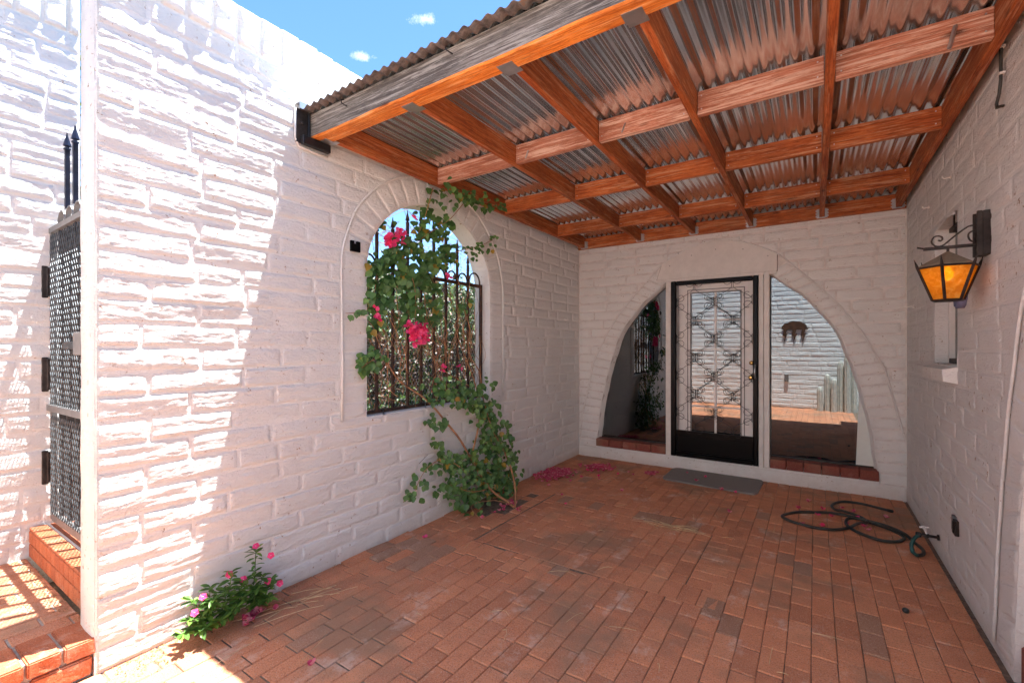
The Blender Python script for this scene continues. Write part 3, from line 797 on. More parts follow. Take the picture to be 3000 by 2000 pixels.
MB().tube([(-.536, 5.55, 1.25), (-.536, 5.52, 1.24), (-.538, 5.51, 1.18), (-.538, 5.52, 1.12)], .008, 8).obj('lever', GALV, hd, True)
MB().lathe([(.020, 0), (.024, -.012), (.016, -.025)], (-.575, 5.60, 1.275), 'y', 12).obj('deadbolt', BRASS, sd, True)
MB().lathe([(.014, 0), (.026, -.018), (.024, -.034), (.010, -.04)], (-.582, 5.62, 1.115), 'y', 14).obj('knob', BRASS, sd, True)

# inner ten-light door
idr = thing('house_door', 'white ten pane wooden door behind the black scrollwork', 'door', (-.97, 5.68, .16))
s5 = 5.66 / 5.62
gx0, gx1, gz0, gz1 = -1.212 * s5, -.674 * s5, .42, 1.45 + .632 * s5
MB().box((-1.434, 5.64, .16), (gx0, 5.68, 2.226)).obj('stile', WHITE_DOOR, idr)
MB().box((gx1, 5.64, .16), (-.510, 5.68, 2.226)).obj('stile', WHITE_DOOR, idr)
MB().box((gx0, 5.641, gz1), (gx1, 5.68, 2.226)).obj('top_rail', WHITE_DOOR, idr)
MB().box((gx0, 5.641, .16), (gx1, 5.68, gz0)).obj('bottom_rail', WHITE_DOOR, idr)
mould = MB()
for (a, b) in (((gx0 - .035, gz0 - .03), (gx0 - .025, gz1 + .035)), ((gx1 + .025, gz0 - .03), (gx1 + .035, gz1 + .035)), ((gx0 - .025, gz1 + .025), (gx1 + .025, gz1 + .035))):
    mould.box((a[0], 5.634, a[1]), (b[0], 5.6405, b[1]))
for (a, b) in (((gx0 - .002, gz0), (gx0 + .012, gz1)), ((gx1 - .012, gz0), (gx1 + .002, gz1)), ((gx0 + .012, gz1 - .012), (gx1 - .012, gz1 + .002))):
    mould.box((a[0], 5.636, a[1]), (b[0], 5.655, b[1]))
mould.obj('moulding', GREY_METAL, idr)
MB().box((-.940 * s5 - .011, 5.637, gz0), (-.940 * s5 + .011, 5.660, gz1)).obj('muntin', WHITE_DOOR, idr)
zr = [gz0] + [1.45 + (z - 1.45) * s5 for z in (.763, 1.091, 1.425, 1.757)] + [gz1]
for z in zr[1:-1]: MB().box((gx0, 5.6385, z - .009), (gx1, 5.659, z + .009)).obj('muntin', WHITE_DOOR, idr)
for i in range(5):
    for (a, b) in ((gx0, -.940 * s5 - .01), (-.940 * s5 + .01, gx1)):
        MB().box((a, 5.648, zr[i]), (b, 5.653, zr[i + 1])).obj('pane', GLASS_DOOR, idr)

# dim room behind
room = structure('interior_room', (0, 0, 0))
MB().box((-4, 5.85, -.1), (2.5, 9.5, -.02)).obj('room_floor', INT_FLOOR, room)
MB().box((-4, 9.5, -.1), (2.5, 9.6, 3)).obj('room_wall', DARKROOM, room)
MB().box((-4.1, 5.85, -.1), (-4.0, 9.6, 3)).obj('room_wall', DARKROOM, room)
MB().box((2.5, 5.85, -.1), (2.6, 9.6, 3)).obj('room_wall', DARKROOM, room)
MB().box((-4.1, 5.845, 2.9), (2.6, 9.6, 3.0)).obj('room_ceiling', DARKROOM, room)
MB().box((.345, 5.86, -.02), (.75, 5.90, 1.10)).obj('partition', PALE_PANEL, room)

# ======================================================================= RIGHT WALL
rw = thing('house_wall', 'white block house wall on the right with small recessed window and lantern', 'wall', (.8, 3.5, 0))
RX = .722
WR = Wall((RX, 0, 0), (0, 1, 0), (-1, 0, 0), WALL_RIGHT, .55, .32, 41)
wz = lambda z: np.where((z > 1.335) & (z < 2.285), .312, -1)
r_oz = [0, .10, .61, 1.10, 1.51, 1.9, 2.2, 2.45, 2.6, 2.68]; r_oy = [3.085, 3.078, 3.011, 2.907, 2.777, 2.60, 2.36, 2.0, 1.7, 1.4]
r_iz = [0, .166, .73, 1.1, 1.5, 1.9, 2.2, 2.4, 2.48]; r_iy = [2.86, 2.848, 2.784, 2.69, 2.55, 2.33, 2.05, 1.7, 1.4]
ah = lambda z: np.where(z < 2.68, np.interp(z, r_oz, r_oy) - 1.4, -1)
WR.courses(1.4, 5.62, 0, 3.52, .1113, .41, [(wz, 4.112), (ah, 1.4)], lambda u, z: (.035, .016) if u < 3.8 else (.06, .022), gap=.003, wob=.005)
def rc(zs_, ys_):
    return lambda t: (np.interp(t, np.linspace(0, 1, len(zs_)), ys_), np.interp(t, np.linspace(0, 1, len(zs_)), zs_))
WR.radial(rc(r_iz[:6], r_iy[:6]), rc([0, .10, .66, 1.15, 1.6, 2.05], [3.085, 3.078, 3.0, 2.895, 2.745, 2.49]), np.linspace(0, 1, 18), (.03, .02), gap=.003, base=.010)
place_pieces(WR.pieces, rw, 'brick', WALL_RIGHT, 300, stuff_name='brick_field')
cr_ = MB()
arcR = [(y, z) for z, y in zip(r_iz, r_iy)]
polyR = [(2.86, -.05), (3.80, -.05), (3.80, 3.6), (1.3, 3.6), (1.3, 2.5)] + [(y, z) for z, y in zip(r_iz[::-1], r_iy[::-1])]
cr_.prism(polyR, (RX, 0, 0), (0, 1, 0), (0, 0, 1), (1, 0, 0), 0, .26)
cr_.box((RX, 3.80, -.05), (RX + .26, 4.424, 1.33)); cr_.box((RX, 3.80, 2.287), (RX + .26, 4.424, 3.6)); cr_.box((RX, 4.424, -.05), (RX + .26, 5.62, 3.6))
cr_.obj('wall_core', WALL_RIGHT, rw)
pb = [(RX - .010, float(np.interp(z, r_oz, r_oy)) + .003 * math.sin(z * 17), float(z)) for z in np.linspace(.05, 2.4, 40)]
MB().tube(pb, .0075, 6).obj('trim_bead', WALL_RIGHT, rw, True)
MB().box((RX + .02, 1.4, -.02), (RX + .5, 2.86, .165), bev=.01).obj('brick_sill', SILL_RED, rw)
MB().box((RX + .22, 1.3, .1), (RX + .3, 2.95, 2.9)).obj('blind_panel', WHITE_DOOR, rw)
for k, (a, b) in enumerate(((3.785, 4.10), (4.106, 4.42))):
    mb = MB(); V = [(RX + .05, a, 1.335), (RX - .072, a, 1.312), (RX - .066, a, 1.238), (RX - .0, a, 1.225)]
    V += [(x, b, z) for x, _, z in V]
    mb.add(V, [(0, 1, 2, 3), (7, 6, 5, 4), (0, 4, 5, 1), (1, 5, 6, 2), (2, 6, 7, 3), (3, 7, 4, 0)]); mb.obj('sill_block', WALL_BACK, rw)
sw = thing('small_window', 'narrow grey aluminium window deep in the right wall behind the lantern', 'window', (.80, 4.11, 1.33))
f = MB()
for (a, b) in (((3.80, 1.335), (3.835, 2.285)), ((4.385, 1.335), (4.42, 2.285))): f.box((.792, a[0], a[1]), (.85, b[0], b[1]), bev=.003)
f.obj('jamb', WHITE_PAINT, sw)
MB().box((.79, 3.835, 1.336), (.85, 4.385, 1.37), bev=.003).obj('sash_rail', DARK_STEEL, sw)
MB().box((.79, 3.835, 2.25), (.85, 4.385, 2.284), bev=.003).obj('sash_rail', DARK_STEEL, sw)
MB().box((.80, 4.09, 1.37), (.84, 4.12, 2.25), bev=.003).obj('meeting_stile', GREY_METAL, sw)
MB().box((.822, 3.835, 1.37), (.828, 4.385, 2.25)).obj('pane', GLASS, sw)
MB().box((.90, 3.6, 1.2), (.96, 4.6, 2.4)).obj('backing', DARKROOM, sw)

# ======================================================================= WALL BEHIND THE CAMERA
ow = thing('block_wall', 'sunlit white slump block wall opposite the house door, seen in the glass', 'wall', (-1, -1.4, 0))
WO = Wall((0, -1.25, 0), (1, 0, 0), (0, 1, 0), WALL_SUN, 1.0, 1.1, 61)
WO.courses(-4.0, 3.0, 0, 3.55, .1113, .41, (), lambda u, z: (.04, .014), wob=.006)
place_pieces(WO.pieces, ow, 'brick', WALL_SUN, 0, stuff_name='brick_field')
MB().box((-4.3, -1.5, -.05), (3.0, -1.25, 3.6)).obj('wall_core', WALL_BACK, ow)
cl = MB()
def disc_poly(c, r, n=18): return [(c[0] + r * math.cos(2 * math.pi * i / n), c[1] + r * math.sin(2 * math.pi * i / n)) for i in range(n)]
pts = []
for i in range(25):
    a = math.pi * i / 24; pts.append((-.40 + .27 * math.cos(a) * (1 + .04 * math.cos(a * 9)), 1.86 + .19 * math.sin(a) * (1 + .10 * abs(math.sin(a * 4.5)))))
cl.prism(pts, (0, -1.225, 0), (1, 0, 0), (0, 0, 1), (0, 1, 0), 0, .006)
cloud = tag(cl.obj('wall_ornament', ART, loc=(-.4, -1.225, 1.86)), 'brown storm cloud metal wall art with lightning bolts, reflected in right window', 'ornament')
for dx in (-.2, -.01, .17):
    b = [(0, 0), (.07, 0), (.05, -.10), (.085, -.10), (.0, -.34), (.02, -.16), (-.03, -.16)]
    MB().prism([(-.42 + dx + x, 1.865 + z) for x, z in b], (0, -1.224, 0), (1, 0, 0), (0, 0, 1), (0, 1, 0), 0, .006).obj('lightning_bolt', ART, cloud)
MB().box((-.60, -1.24, .62), (-.52, -1.19, .80), bev=.005)
tag(MB().box((-.60, -1.245, .62), (-.52, -1.19, .80), bev=.005).obj('outlet_box', GREY_METAL, loc=(-.56, -1.2, .7)), 'grey outlet box low on the wall behind the camera', 'outlet')
cac = thing('columnar_cactus', 'cluster of pale ribbed cactus columns by the opposite wall', 'cactus', (.45, -1.0, 0))
for k, (x, y, h) in enumerate(((.10, -1.0, .55), (.24, -1.05, .85), (.36, -.98, .75), (.48, -1.05, 1.15), (.60, -.97, 1.35), (.72, -1.05, 1.2))):
    V = []; F = []; n = 18
    for j, t in enumerate((0, .5, .85, .95, 1)):
        r = .055 * (1, 1, 1, .75, .2)[j]
        for i in range(n): a = 2 * math.pi * i / n; q = r * (1 + .16 * (i % 2)); V.append((x + q * math.cos(a), y + q * math.sin(a), h * t))
    for j in range(4):
        for i in range(n): F.append((j * n + i, j * n + (i + 1) % n, (j + 1) * n + (i + 1) % n, (j + 1) * n + i))
    F.append(tuple(4 * n + i for i in range(n)))
    MB().add(V, F).obj('cactus_arm', CACTUS, cac)

# ======================================================================= PATIO ROOF
roof = thing('patio_roof', 'corrugated metal patio roof on red stained rafters between the walls', 'roof', (-1, 3.6, 2.75))
ZB = 2.757; ZTP = 2.895
bm_ = MB()   # beam: underside and back stained, front weathered grey
x0, x1, y0, y1 = -2.612, 1.6, 1.662, 1.775
segs = 60; V = []
for i in range(segs + 1):
    x = x0 + (x1 - x0) * i / segs; j = .004 * float(fbm(x * 5, 3.3, 1, 3)); c_ = abs(float(vn(x * 6, 9.1, 2)))
    V += [(x, y0, 2.747 + j + .006), (x, y0 + .006 + c_ * .004, 2.744 + j), (x, y1 - .006, 2.744), (x, y1, 2.75), (x, y1, ZTP - .002), (x, y0 + .003, ZTP - .002)]
F = []; MI = []
for i in range(segs):
    for k in range(6):
        F.append((i * 6 + k, i * 6 + (k + 1) % 6, (i + 1) * 6 + (k + 1) % 6, (i + 1) * 6 + k))
b0 = bm_.n
for q_i, q in enumerate(F): pass
bm_.v = V; bm_.n = len(V); bm_.f = F + [(0, 1, 2, 3, 4, 5)[::-1], tuple(segs * 6 + k for k in range(6))]
bm_.mi = [0 if (i % 6) in (5, 4) else 1 for i in range(len(F))] + [0, 0]; bm_.tint = [0.0] * len(V)
bm_.obj('beam', [WOOD_GREY, WOOD_BEAM], roof)
MB().box((-2.645, 5.575, 2.748), (.715, 5.612, ZTP - .004), bev=.003).obj('ledger', WOOD_X, roof)
RXS = [-2.555, -1.80, -1.17, -.575, .062, .655]
for x in RXS:
    tw = .019 if x > -2.5 and x < .6 else .022
    MB().box((x - tw, 1.780, ZB), (x + tw, 5.572, ZTP), bev=.0025).obj('rafter', WOOD_Y, roof, loc=(x, 3.6, 2.8))
MB().box((.93, 1.780, ZB), (.97, 5.0, ZTP), bev=.0025)
ROWS = [(2.74, WOOD_PALE), (3.70, WOOD_X), (4.80, WOOD_X)]
for r_, (y, mt) in enumerate(ROWS):
    for i in range(5):
        a, b = RXS[i] + .023, RXS[i + 1] - .023
        o = .0 if i % 2 else .003
        MB().box((a, y - .019 + o, ZB + .001), (b, y + .019 + o, ZTP - .006), bev=.0025).obj('blocking', mt, roof, loc=((a + b) / 2, y, 2.82))
nails = MB()
for x in RXS[1:]:
    for y, _ in ROWS:
        for dz in (.03, .105):
            for s in (-.05,): nails.lathe([(.004, 0), (.004, -.0025)], (x + s, y - .018, ZB + dz), 'y', 6)
            nails.lathe([(.004, 0), (.004, -.0025)], (x + .045, y - .018, ZB + dz), 'y', 6)
nails.obj('nail_heads', GALV, roof, kind='stuff')
# joist hangers on the ledger and on the beam
def hanger(x, yf, sgn, name='joist_hanger'):
    h = MB(); t = .0025; w2 = .0235
    y_in = yf + sgn * .042
    h.box((x - w2, yf, ZB - .006), (x + w2, y_in, ZB - .003))
    for s in (-1, 1):
        h.box((x + s * w2, yf, ZB - .006), (x + s * (w2 + t), y_in, ZB + .085))
        h.box((x + s * w2, yf - sgn * .0, ZB - .004), (x + s * (w2 + .022), yf + sgn * .003, ZB + .088))
        for k in range(3): h.box((x + s * (w2 + .022), yf, ZB + .008 + k * .028), (x + s * (w2 + .031), yf + sgn * .003, ZB + .022 + k * .028))
    return h.obj(name, GALV, roof, loc=(x, yf, ZB))
for x in RXS[1:]: hanger(x, 5.574, -1)
hanger(RXS[0] + .004, 5.574, -1)
for x in RXS[:4]:
    h = MB().box((x - .055, 1.7785, ZB - .008), (x + .028, 1.812, ZB - .004)).box((x - .055, 1.712, ZB - .0165), (x + .028, 1.7775, ZB - .0135)).box((x - .055, 1.7775, ZB - .0165), (x + .028, 1.7795, ZB - .004))
    h.obj('beam_hanger', GALV, roof, loc=(x, 1.77, ZB))
# corrugated sheets
PER = .0677; AMP = .0085; ZS = ZTP + .0095
def sheet(xa, n, ya, yb, dz, edge=False):
    seg = 8; V = []; F = []; cols = n * seg + 1
    rows = 14; ycut = [ya, 1.662] + [1.662 + (yb - 1.662) * q / (rows - 1) for q in range(1, rows)]
    for j in range(rows + 1):
        y = ycut[j]
        for i in range(cols):
            x = xa + PER * i / seg
            V.append((x, y, ZS + dz + AMP * math.cos(2 * math.pi * (x - .02) / PER) + .0015 * math.sin(y * 3 + x * 5)))
    for j in range(rows):
        for i in range(cols - 1): F.append((j * cols + i, j * cols + i + 1, (j + 1) * cols + i + 1, (j + 1) * cols + i))
    V2 = [(x, y, z + .0012) for x, y, z in V]; b = len(V)
    F2 = [tuple(b + k for k in q[::-1]) for q in F]
    rim = []
    per = [(0 * cols + i, 0 * cols + i + 1) for i in range(cols - 1)]
    for a_, c_ in per: rim.append((c_, a_, a_ + b, c_ + b))
    mb = MB(); mb.add(V + V2, F, 0); mb.mi = [1] * (cols - 1) + [0] * (len(F) - cols + 1); mb.f += F2 + rim; mb.mi += [0] * len(F2) + [1] * len(rim)
    return mb.obj('corrugated_sheet', [TIN, TIN_EDGE], roof, True, fixn=True)
xa = -2.66
k = 0
while xa < .70:
    n = 11 if xa + 11 * PER < 1.0 else 9
    sheet(xa, n, 1.603 + .004 * (k % 2), 5.64, .0016 * (k % 2)); xa += PER * 9; k += 1
# weathered overhang lip: dark sealing strip on the eave
for (x, z) in ((-1.458, 2.868), (-2.256, 2.851)):
    MB().tube([(x - .012, 1.655, z + .028), (x - .014, 1.638, z + .02), (x - .008, 1.634, z + .0), (x + .008, 1.642, z - .014), (x + .016, 1.656, z - .018)], .0035, 6).obj('hook', DARK_STEEL, roof, True)
# steel seat carrying the beam at the left wall
st = thing('beam_bracket', 'dark steel angle bracket holding the roof beam end on the left wall', 'bracket', (-2.63, 1.68, 2.7))
MB().box((-2.640, 1.578, 2.700), (-2.622, 1.655, 2.905), bev=.003).obj('wall_plate', DARK_STEEL, st)
MB().box((-2.621, 1.648, 2.700), (-2.604, 1.660, 2.895), bev=.003).obj('front_lip', BLACK_STEEL, st)
MB().box((-2.621, 1.600, 2.690), (-2.585, 1.790, 2.742), bev=.004).obj('seat', BLACK_STEEL, st)
MB().lathe([(.012, 0), (.012, .010), (.007, .014)], (-2.622, 1.612, 2.82), 'x', 6).obj('bolt', DARK_STEEL, st)
MB().tube([(-2.628, 1.576, 2.90), (-2.628, 1.572, 2.72), (-2.634, 1.60, 2.680), (-2.634, 1.70, 2.676), (-2.634, 1.80, 2.683)], .006, 6).obj('caulk_bead', WHITE_PAINT, st, True)
tag(MB().box((-2.69, 1.585, 2.935), (-2.60, 1.70, 2.939)).box((-2.602, 1.585, 2.90), (-2.60, 1.70, 2.937)).obj('flashing', GALV, loc=(-2.65, 1.6, 2.93)), 'small folded metal flashing above the beam end on the left wall', 'flashing')
# plumber straps
for i, (x, y, ang, lab) in enumerate(((-1.68, 2.718, .3, 'short metal strap nailed to the first pale roof blocking near the left rafter'), (-.98, 2.718, .35, 'short bent metal strap on the middle pale roof blocking'), (.50, 2.716, .4, 'longer perforated metal strap on the blocking nearest the right wall'))):
    Lh = .10 if i == 2 else .055; z = 2.80
    tag(MB().tube([(x - .012, y - .006, z - Lh * .5), (x - .004, y - .004, z - Lh * .2), (x + .004, y - .004, z + Lh * .2), (x + .010, y - .002, z + Lh * .45)], .005 if i < 2 else .008, 4).obj('metal_strap', GALV, loc=(x, y, z)), lab, 'strap')

# ======================================================================= IRON GRILLE IN THE ARCH
gr = thing('iron_grille', 'rusty iron picket grille with chicken wire filling the arched opening', 'grille', (-2.75, 2.86, .95))
GX = -2.745
def spear(mb, x, y, zb, zt, w=.010, ax='y'):
    mb.box((x - w, y - w, zb), (x + w, y + w, zt - .10))
    mb.lathe([(w * 1.6, zt - .10), (w * 1.6, zt - .092), (w * .9, zt - .09), (w * .9, zt - .082), (w * 1.9, zt - .078), (w * 1.4, zt - .055), (w * .5, zt - .02), (w * .3, zt)], (x, y, 0), 'z', 6)
ys = [2.289, 2.445, 2.600, 2.750, 2.905, 3.06, 3.215, 3.37]
tops = [2.40, 2.46, 2.55, 2.58, 2.55, 2.52, 2.44, 2.32]
for y, zt in zip(ys, tops):
    mb = MB(); spear(mb, GX, y, .965, zt, .0095); mb.obj('picket', IRON, gr, loc=(GX, y, .965))
MB().box((GX - .014, 2.14, 2.028), (GX + .014, 3.575, 2.056)).obj('top_rail', IRON, gr)
MB().box((GX - .016, 2.14, .955), (GX + .016, 3.58, .978)).obj('bottom_rail', IRON, gr)
MB().box((GX - .012, 3.556, .978), (GX + .012, 3.580, 2.06)).obj('side_stile', IRON, gr)
MB().box((GX - .012, 2.128, .978), (GX + .012, 2.150, 2.06)).obj('side_stile', IRON, gr)
yy = [2.135] + ys + [3.565]
for a, b in zip(yy[:-1], yy[1:]):
    c_ = (a + b) / 2; r_ = (b - a) / 2 - .012
    if r_ < .03: continue
    MB().tube([(GX, c_ + r_ * math.cos(t), 2.056 + r_ * 1.25 * math.sin(t)) for t in np.linspace(math.pi, 0, 11)], .008, 5).obj('arch_loop', IRON, gr, True)
wire = MB(); dy, dz = .034, .05
for i in range(int(1.44 / dy)):
    y = 2.14 + i * dy; pts = []
    for k in range(int(1.06 / (dz / 2)) + 1): pts.append((GX - .02, y + (dy / 2 if k % 2 else 0) + (.0 if i % 2 else 0), .975 + k * dz / 2))
    wire.tube(pts, .0011, 3, cap=False)
    pts = [(GX - .021, y + dy - (dy / 2 if k % 2 else 0), .975 + k * dz / 2) for k in range(int(1.06 / (dz / 2)) + 1)]
    wire.tube(pts, .0011, 3, cap=False)
wire.obj('chicken_wire', GALV, gr, kind='stuff')

# ======================================================================= GATE
gt = thing('security_gate', 'narrow steel gate with expanded mesh and blue black spear tops at left', 'gate', (-3.97, .79, .36))
GY = .79
MB().box((-4.005, GY - .014, .372), (-3.978, GY + .014, 2.165)).obj('stile', GREY_METAL, gt)
MB().box((-2.89, GY - .014, .372), (-2.86, GY + .014, 2.165)).obj('stile', GREY_METAL, gt)
MB().box((-4.01, GY - .018, 2.165), (-2.855, GY + .018, 2.197)).obj('top_rail', GREY_METAL, gt)
MB().box((-3.977, GY - .014, .365), (-2.891, GY + .014, .412)).obj('bottom_rail', GREY_METAL, gt)
MB().box((-4.008, GY - .030, 1.052), (-2.858, GY - .002, 1.090)).obj('middle_rail', GREY_METAL, gt)
px = [-3.69, -3.53, -3.37, -3.21, -3.05]
for x in [-3.85] + px:
    MB().box((x - .009, GY - .004, .412), (x + .009, GY + .030, 2.165)).obj('picket', DARK_STEEL, gt)
for x in px:
    mb = MB(); spear(mb, x, GY, 2.265, 2.72, .011); mb.obj('spear_top', IRON_BLUE, gt, loc=(x, GY, 2.265))
for a, b in zip([-3.85] + px, px + [-2.89]):
    c_ = (a + b) / 2; r_ = .066
    V = []; F = []
    for t in np.linspace(math.pi, 0, 13):
        for (dr, dy_) in ((0, -.012), (0, .012), (.009, .012), (.009, -.012)): V.append((c_ + (r_ + dr) * math.cos(t), GY + dy_, 2.197 + (r_ + dr) * math.sin(t)))
    for i in range(12):
        for k in range(4): F.append((i * 4 + k, i * 4 + (k + 1) % 4, i * 4 + 4 + (k + 1) % 4, i * 4 + 4 + k))
    MB().add(V, F).obj('arch_loop', GREY_METAL, gt)
for (za, zb) in ((.412, 1.052), (1.090, 2.165)):
    ms = MB(); dw, dh = .043, .068; n = int(1.086 / dw)
    for i in range(n):
        x = -3.976 + i * dw; K = int((zb - za) / (dh / 2)) + 1
        for s in (0, 1):
            pts = [(x + ((dw / 2) * ((k + s) % 2)) if s == 0 else x + dw - (dw / 2) * (k % 2), GY - .018, za + k * dh / 2) for k in range(K)]
            V = []
            for (qx, qy, qz) in pts: V += [(qx - .0011, qy - .0011, qz), (qx + .0011, qy + .0011, qz)]
            F = [(2 * k, 2 * k + 1, 2 * k + 3, 2 * k + 2) for k in range(len(pts) - 1)]
            V2 = [(a_, b_ - .0016, c_) for a_, b_, c_ in V]; bb = len(V)
            ms.add(V + V2, F + [tuple(bb + q for q in f_[::-1]) for f_ in F] + [(2 * k, 2 * k + 2, bb + 2 * k + 2, bb + 2 * k) for k in range(len(pts) - 1)] + [(2 * k + 3, 2 * k + 1, bb + 2 * k + 1, bb + 2 * k + 3) for k in range(len(pts) - 1)])
    ms.obj('expanded_mesh', MESH_METAL, gt, kind='stuff', fixn=False)
for (zt, zb) in ((1.959, 1.758), (1.385, 1.17), (.80, .59)):
    h = MB().box((-4.026, GY - .05, zb), (-4.006, GY - .020, zt), bev=.004)
    h.lathe([(.010, zb + .01), (.010, zt - .01)], (-4.012, GY - .022, 0), 'z', 8); h.obj('hinge', DARK_STEEL, gt, loc=(-4.01, GY, zb))
lk = MB().box((-3.36, GY - .05, 1.40), (-3.22, GY - .019, 1.525), bev=.004).obj('lock_box', GREY_METAL, gt)
MB().box((-3.58, GY - .045, 1.432), (-3.37, GY - .03, 1.475), bev=.005).obj('latch', BLACK_STEEL, lk)
gt.rotation_euler = (0, R(-.5), 0)

# ======================================================================= LANTERN
la = thing('wall_lantern', 'hexagonal iron lantern with lit amber glass hanging from scroll bracket on right wall', 'lantern', (.57, 3.2, 1.7))
LY = 3.2
pl = MB().box((.690, 3.155, 1.905), (.722, 3.245, 2.125), bev=.004)
pl.box((.672, 3.158, 1.905), (.690, 3.172, 2.125)); pl.box((.672, 3.228, 1.905), (.690, 3.242, 2.125))
pl.obj('wall_plate', DARK_STEEL, la)
MB().box((.478, LY - .013, 1.956), (.690, LY + .013, 1.970), bev=.002).tube([(.48, LY, 1.966), (.465, LY, 1.970), (.452, LY, 1.974)], .0045, 6).obj('arm', DARK_STEEL, la)
sp = [(0.535, 2.004), (0.544, 1.999), (0.551, 2.006), (0.549, 2.019), (0.536, 2.026), (0.519, 2.023), (0.509, 2.0), (0.516, 1.982), (0.531, 1.972), (0.549, 1.973), (0.566, 1.986), (0.593, 2.013), (0.618, 2.036), (0.647, 2.059), (0.670, 2.062), (0.684, 2.054), (0.690, 2.036), (0.690, 2.012), (0.688, 1.99), (0.680, 1.981), (0.668, 1.980), (0.655, 1.988), (0.648, 2.006), (0.650, 2.024), (0.663, 2.034), (0.676, 2.030), (0.681, 2.018), (0.675, 2.008), (0.667, 2.012)]
V = [(x, LY, z) for x, z in sp]; sm = []
for i in range(len(V) - 1):
    p0, p1, p2, p3 = (Vector(V[max(0, min(len(V) - 1, i + k))]) for k in (-1, 0, 1, 2))
    for t in (0, .5): sm.append(tuple(.5 * ((2 * p1) + (p2 - p0) * t + (2 * p0 - 5 * p1 + 4 * p2 - p3) * t * t + (3 * p1 - p0 - 3 * p2 + p3) * t ** 3)))
MB().tube(sm, .0042, 6).obj('scroll', DARK_STEEL, la, True)
LX = .572; aoff = R(-84 + 33.6)
def hexp(r, z, k, off=0.0): a = aoff + k * math.pi / 3 + off; return (LX + r * math.cos(a), LY + r * math.sin(a), z)
RT_, RB_, ZE, ZB_ = .122, .062, 1.868, 1.690
cap = MB(); V = [hexp(RT_, ZE, k) for k in range(6)] + [(LX, LY, 1.945)] + [hexp(RT_, ZE - .006, k) for k in range(6)]
cap.add(V, [(k, (k + 1) % 6, 6) for k in range(6)] + [(k + 7, (k + 1) % 6 + 7, (k + 1) % 6, k) for k in range(6)] + [tuple(range(12, 6, -1))]); cap.obj('cap', CAP_TIN, la)
MB().tube([(LX, LY, 1.94), (LX, LY, 1.958)], .006, 6).obj('hanger', DARK_STEEL, la)
for k in range(6):
    a = hexp(RB_, ZB_, k); b = hexp(RT_ * 1.02, ZE, k); c_ = hexp(RT_ * 1.13, ZE + .042, k)
    MB().tube([a, b], .0068, 4).tube([b, c_], [.0068, .0008], 4).obj('corner_bar', DARK_STEEL, la)
    q = [hexp(RT_ - .002, ZE - .004, k), hexp(RT_ - .002, ZE - .004, k + 1), hexp(RB_ - .001, ZB_ + .004, k + 1), hexp(RB_ - .001, ZB_ + .004, k)]
    cc = Vector((LX, LY, 1.78)); qi = [tuple(Vector(p) + (cc - Vector(p)).normalized() * .003) for p in q]
    MB().add(q + qi, [(0, 1, 2, 3), (7, 6, 5, 4), (0, 4, 5, 1), (1, 5, 6, 2), (2, 6, 7, 3), (3, 7, 4, 0)]).obj('pane', AMBER, la)
    MB().tube([hexp(RT_, ZE - .008, k), hexp(RT_, ZE - .008, k + 1)], .0055, 4).obj('top_bar', DARK_STEEL, la)
    MB().tube([hexp(RB_, ZB_, k), hexp(RB_, ZB_, k + 1)], .0055, 4).obj('bottom_bar', DARK_STEEL, la)
MB().lathe([(.0, 1.79), (.012, 1.795), (.022, 1.815), (.022, 1.835), (.012, 1.85), (.010, 1.87)], (LX, LY, 0), 'z', 12).obj('bulb', BULB, la, True)
MB().lathe([(.058, 1.686), (.058, 1.690)], (LX, LY, 0), 'z', 6).obj('base', DARK_STEEL, la)

# shell ornament
sh = MB(); n = 15; V = [(RX - .012, 3.63, 1.835)]
for j, rr in enumerate((.35, .7, 1.0)):
    for i in range(n):
        a = -math.pi * .5 + (i / (n - 1) - .5) * 3.9; q = .075 * rr * (1 + .06 * (i % 2))
        V.append((RX - .012 - .028 * math.sin(rr * 2.3) - (.008 * rr if i % 2 else 0), 3.63 + q * .95 * math.cos(a), 1.765 + .03 * (1 - rr) + q * 1.15 * math.sin(a)))
F = [(0, 1 + i, 2 + i) for i in range(n - 1)] + [(1 + j * n + i, 1 + (j + 1) * n + i, 2 + (j + 1) * n + i, 2 + j * n + i) for j in range(2) for i in range(n - 1)]
b = len(V); V += [(RX - .001, y, z) for x, y, z in V]
F += [(1 + 2 * n + i, b + 1 + 2 * n + i, b + 2 + 2 * n + i, 2 + 2 * n + i) for i in range(n - 1)]
tag(sh.add(V, F).obj('shell_ornament', SHELL, smooth=True, loc=(RX, 3.63, 1.77)), 'blue grey scallop shell ornament on the right wall behind the lantern', 'ornament')
def hook(p, n_, lab, big=1.0, down=False):
    P = Vector(p); n_ = Vector(n_)
    mb = MB().tube([P, P + n_ * .022 * big, P + n_ * .040 * big + Vector((0, 0, -.006)) * big, P + n_ * .052 * big + Vector((0, 0, .004)) * big, P + n_ * .055 * big + Vector((0, 0, .016)) * big], [.006 * big, .0048 * big, .0048 * big, .0048 * big, .003], 6)
    t = Vector((0, 1, 0)); q = P + n_ * .002
    mb.box((min(P.x, q.x) - .001, P.y - .008 * big, P.z - .014 * big), (max(P.x, q.x) + .001, P.y + .008 * big, P.z + .014 * big))
    tag(mb.obj('wall_hook', WHITE_PLASTIC, loc=p), lab, 'hook')
hook((RX - .012, 4.55, 2.49), (-1, 0, 0), 'thin white hook on the right wall just below the rafter', .7)
hook((RX - .012, 3.90, 2.513), (-1, 0, 0), 'thin white hook high on the right wall above the window', .7)
hook((RX - .012, 5.18, 1.80), (-1, 0, 0), 'white cup hook on the right wall near the back corner', 1.1)
hook((RX - .012, 3.50, 1.835), (-1, 0, 0), 'white cup hook on the right wall just above the shell ornament', 1.2)
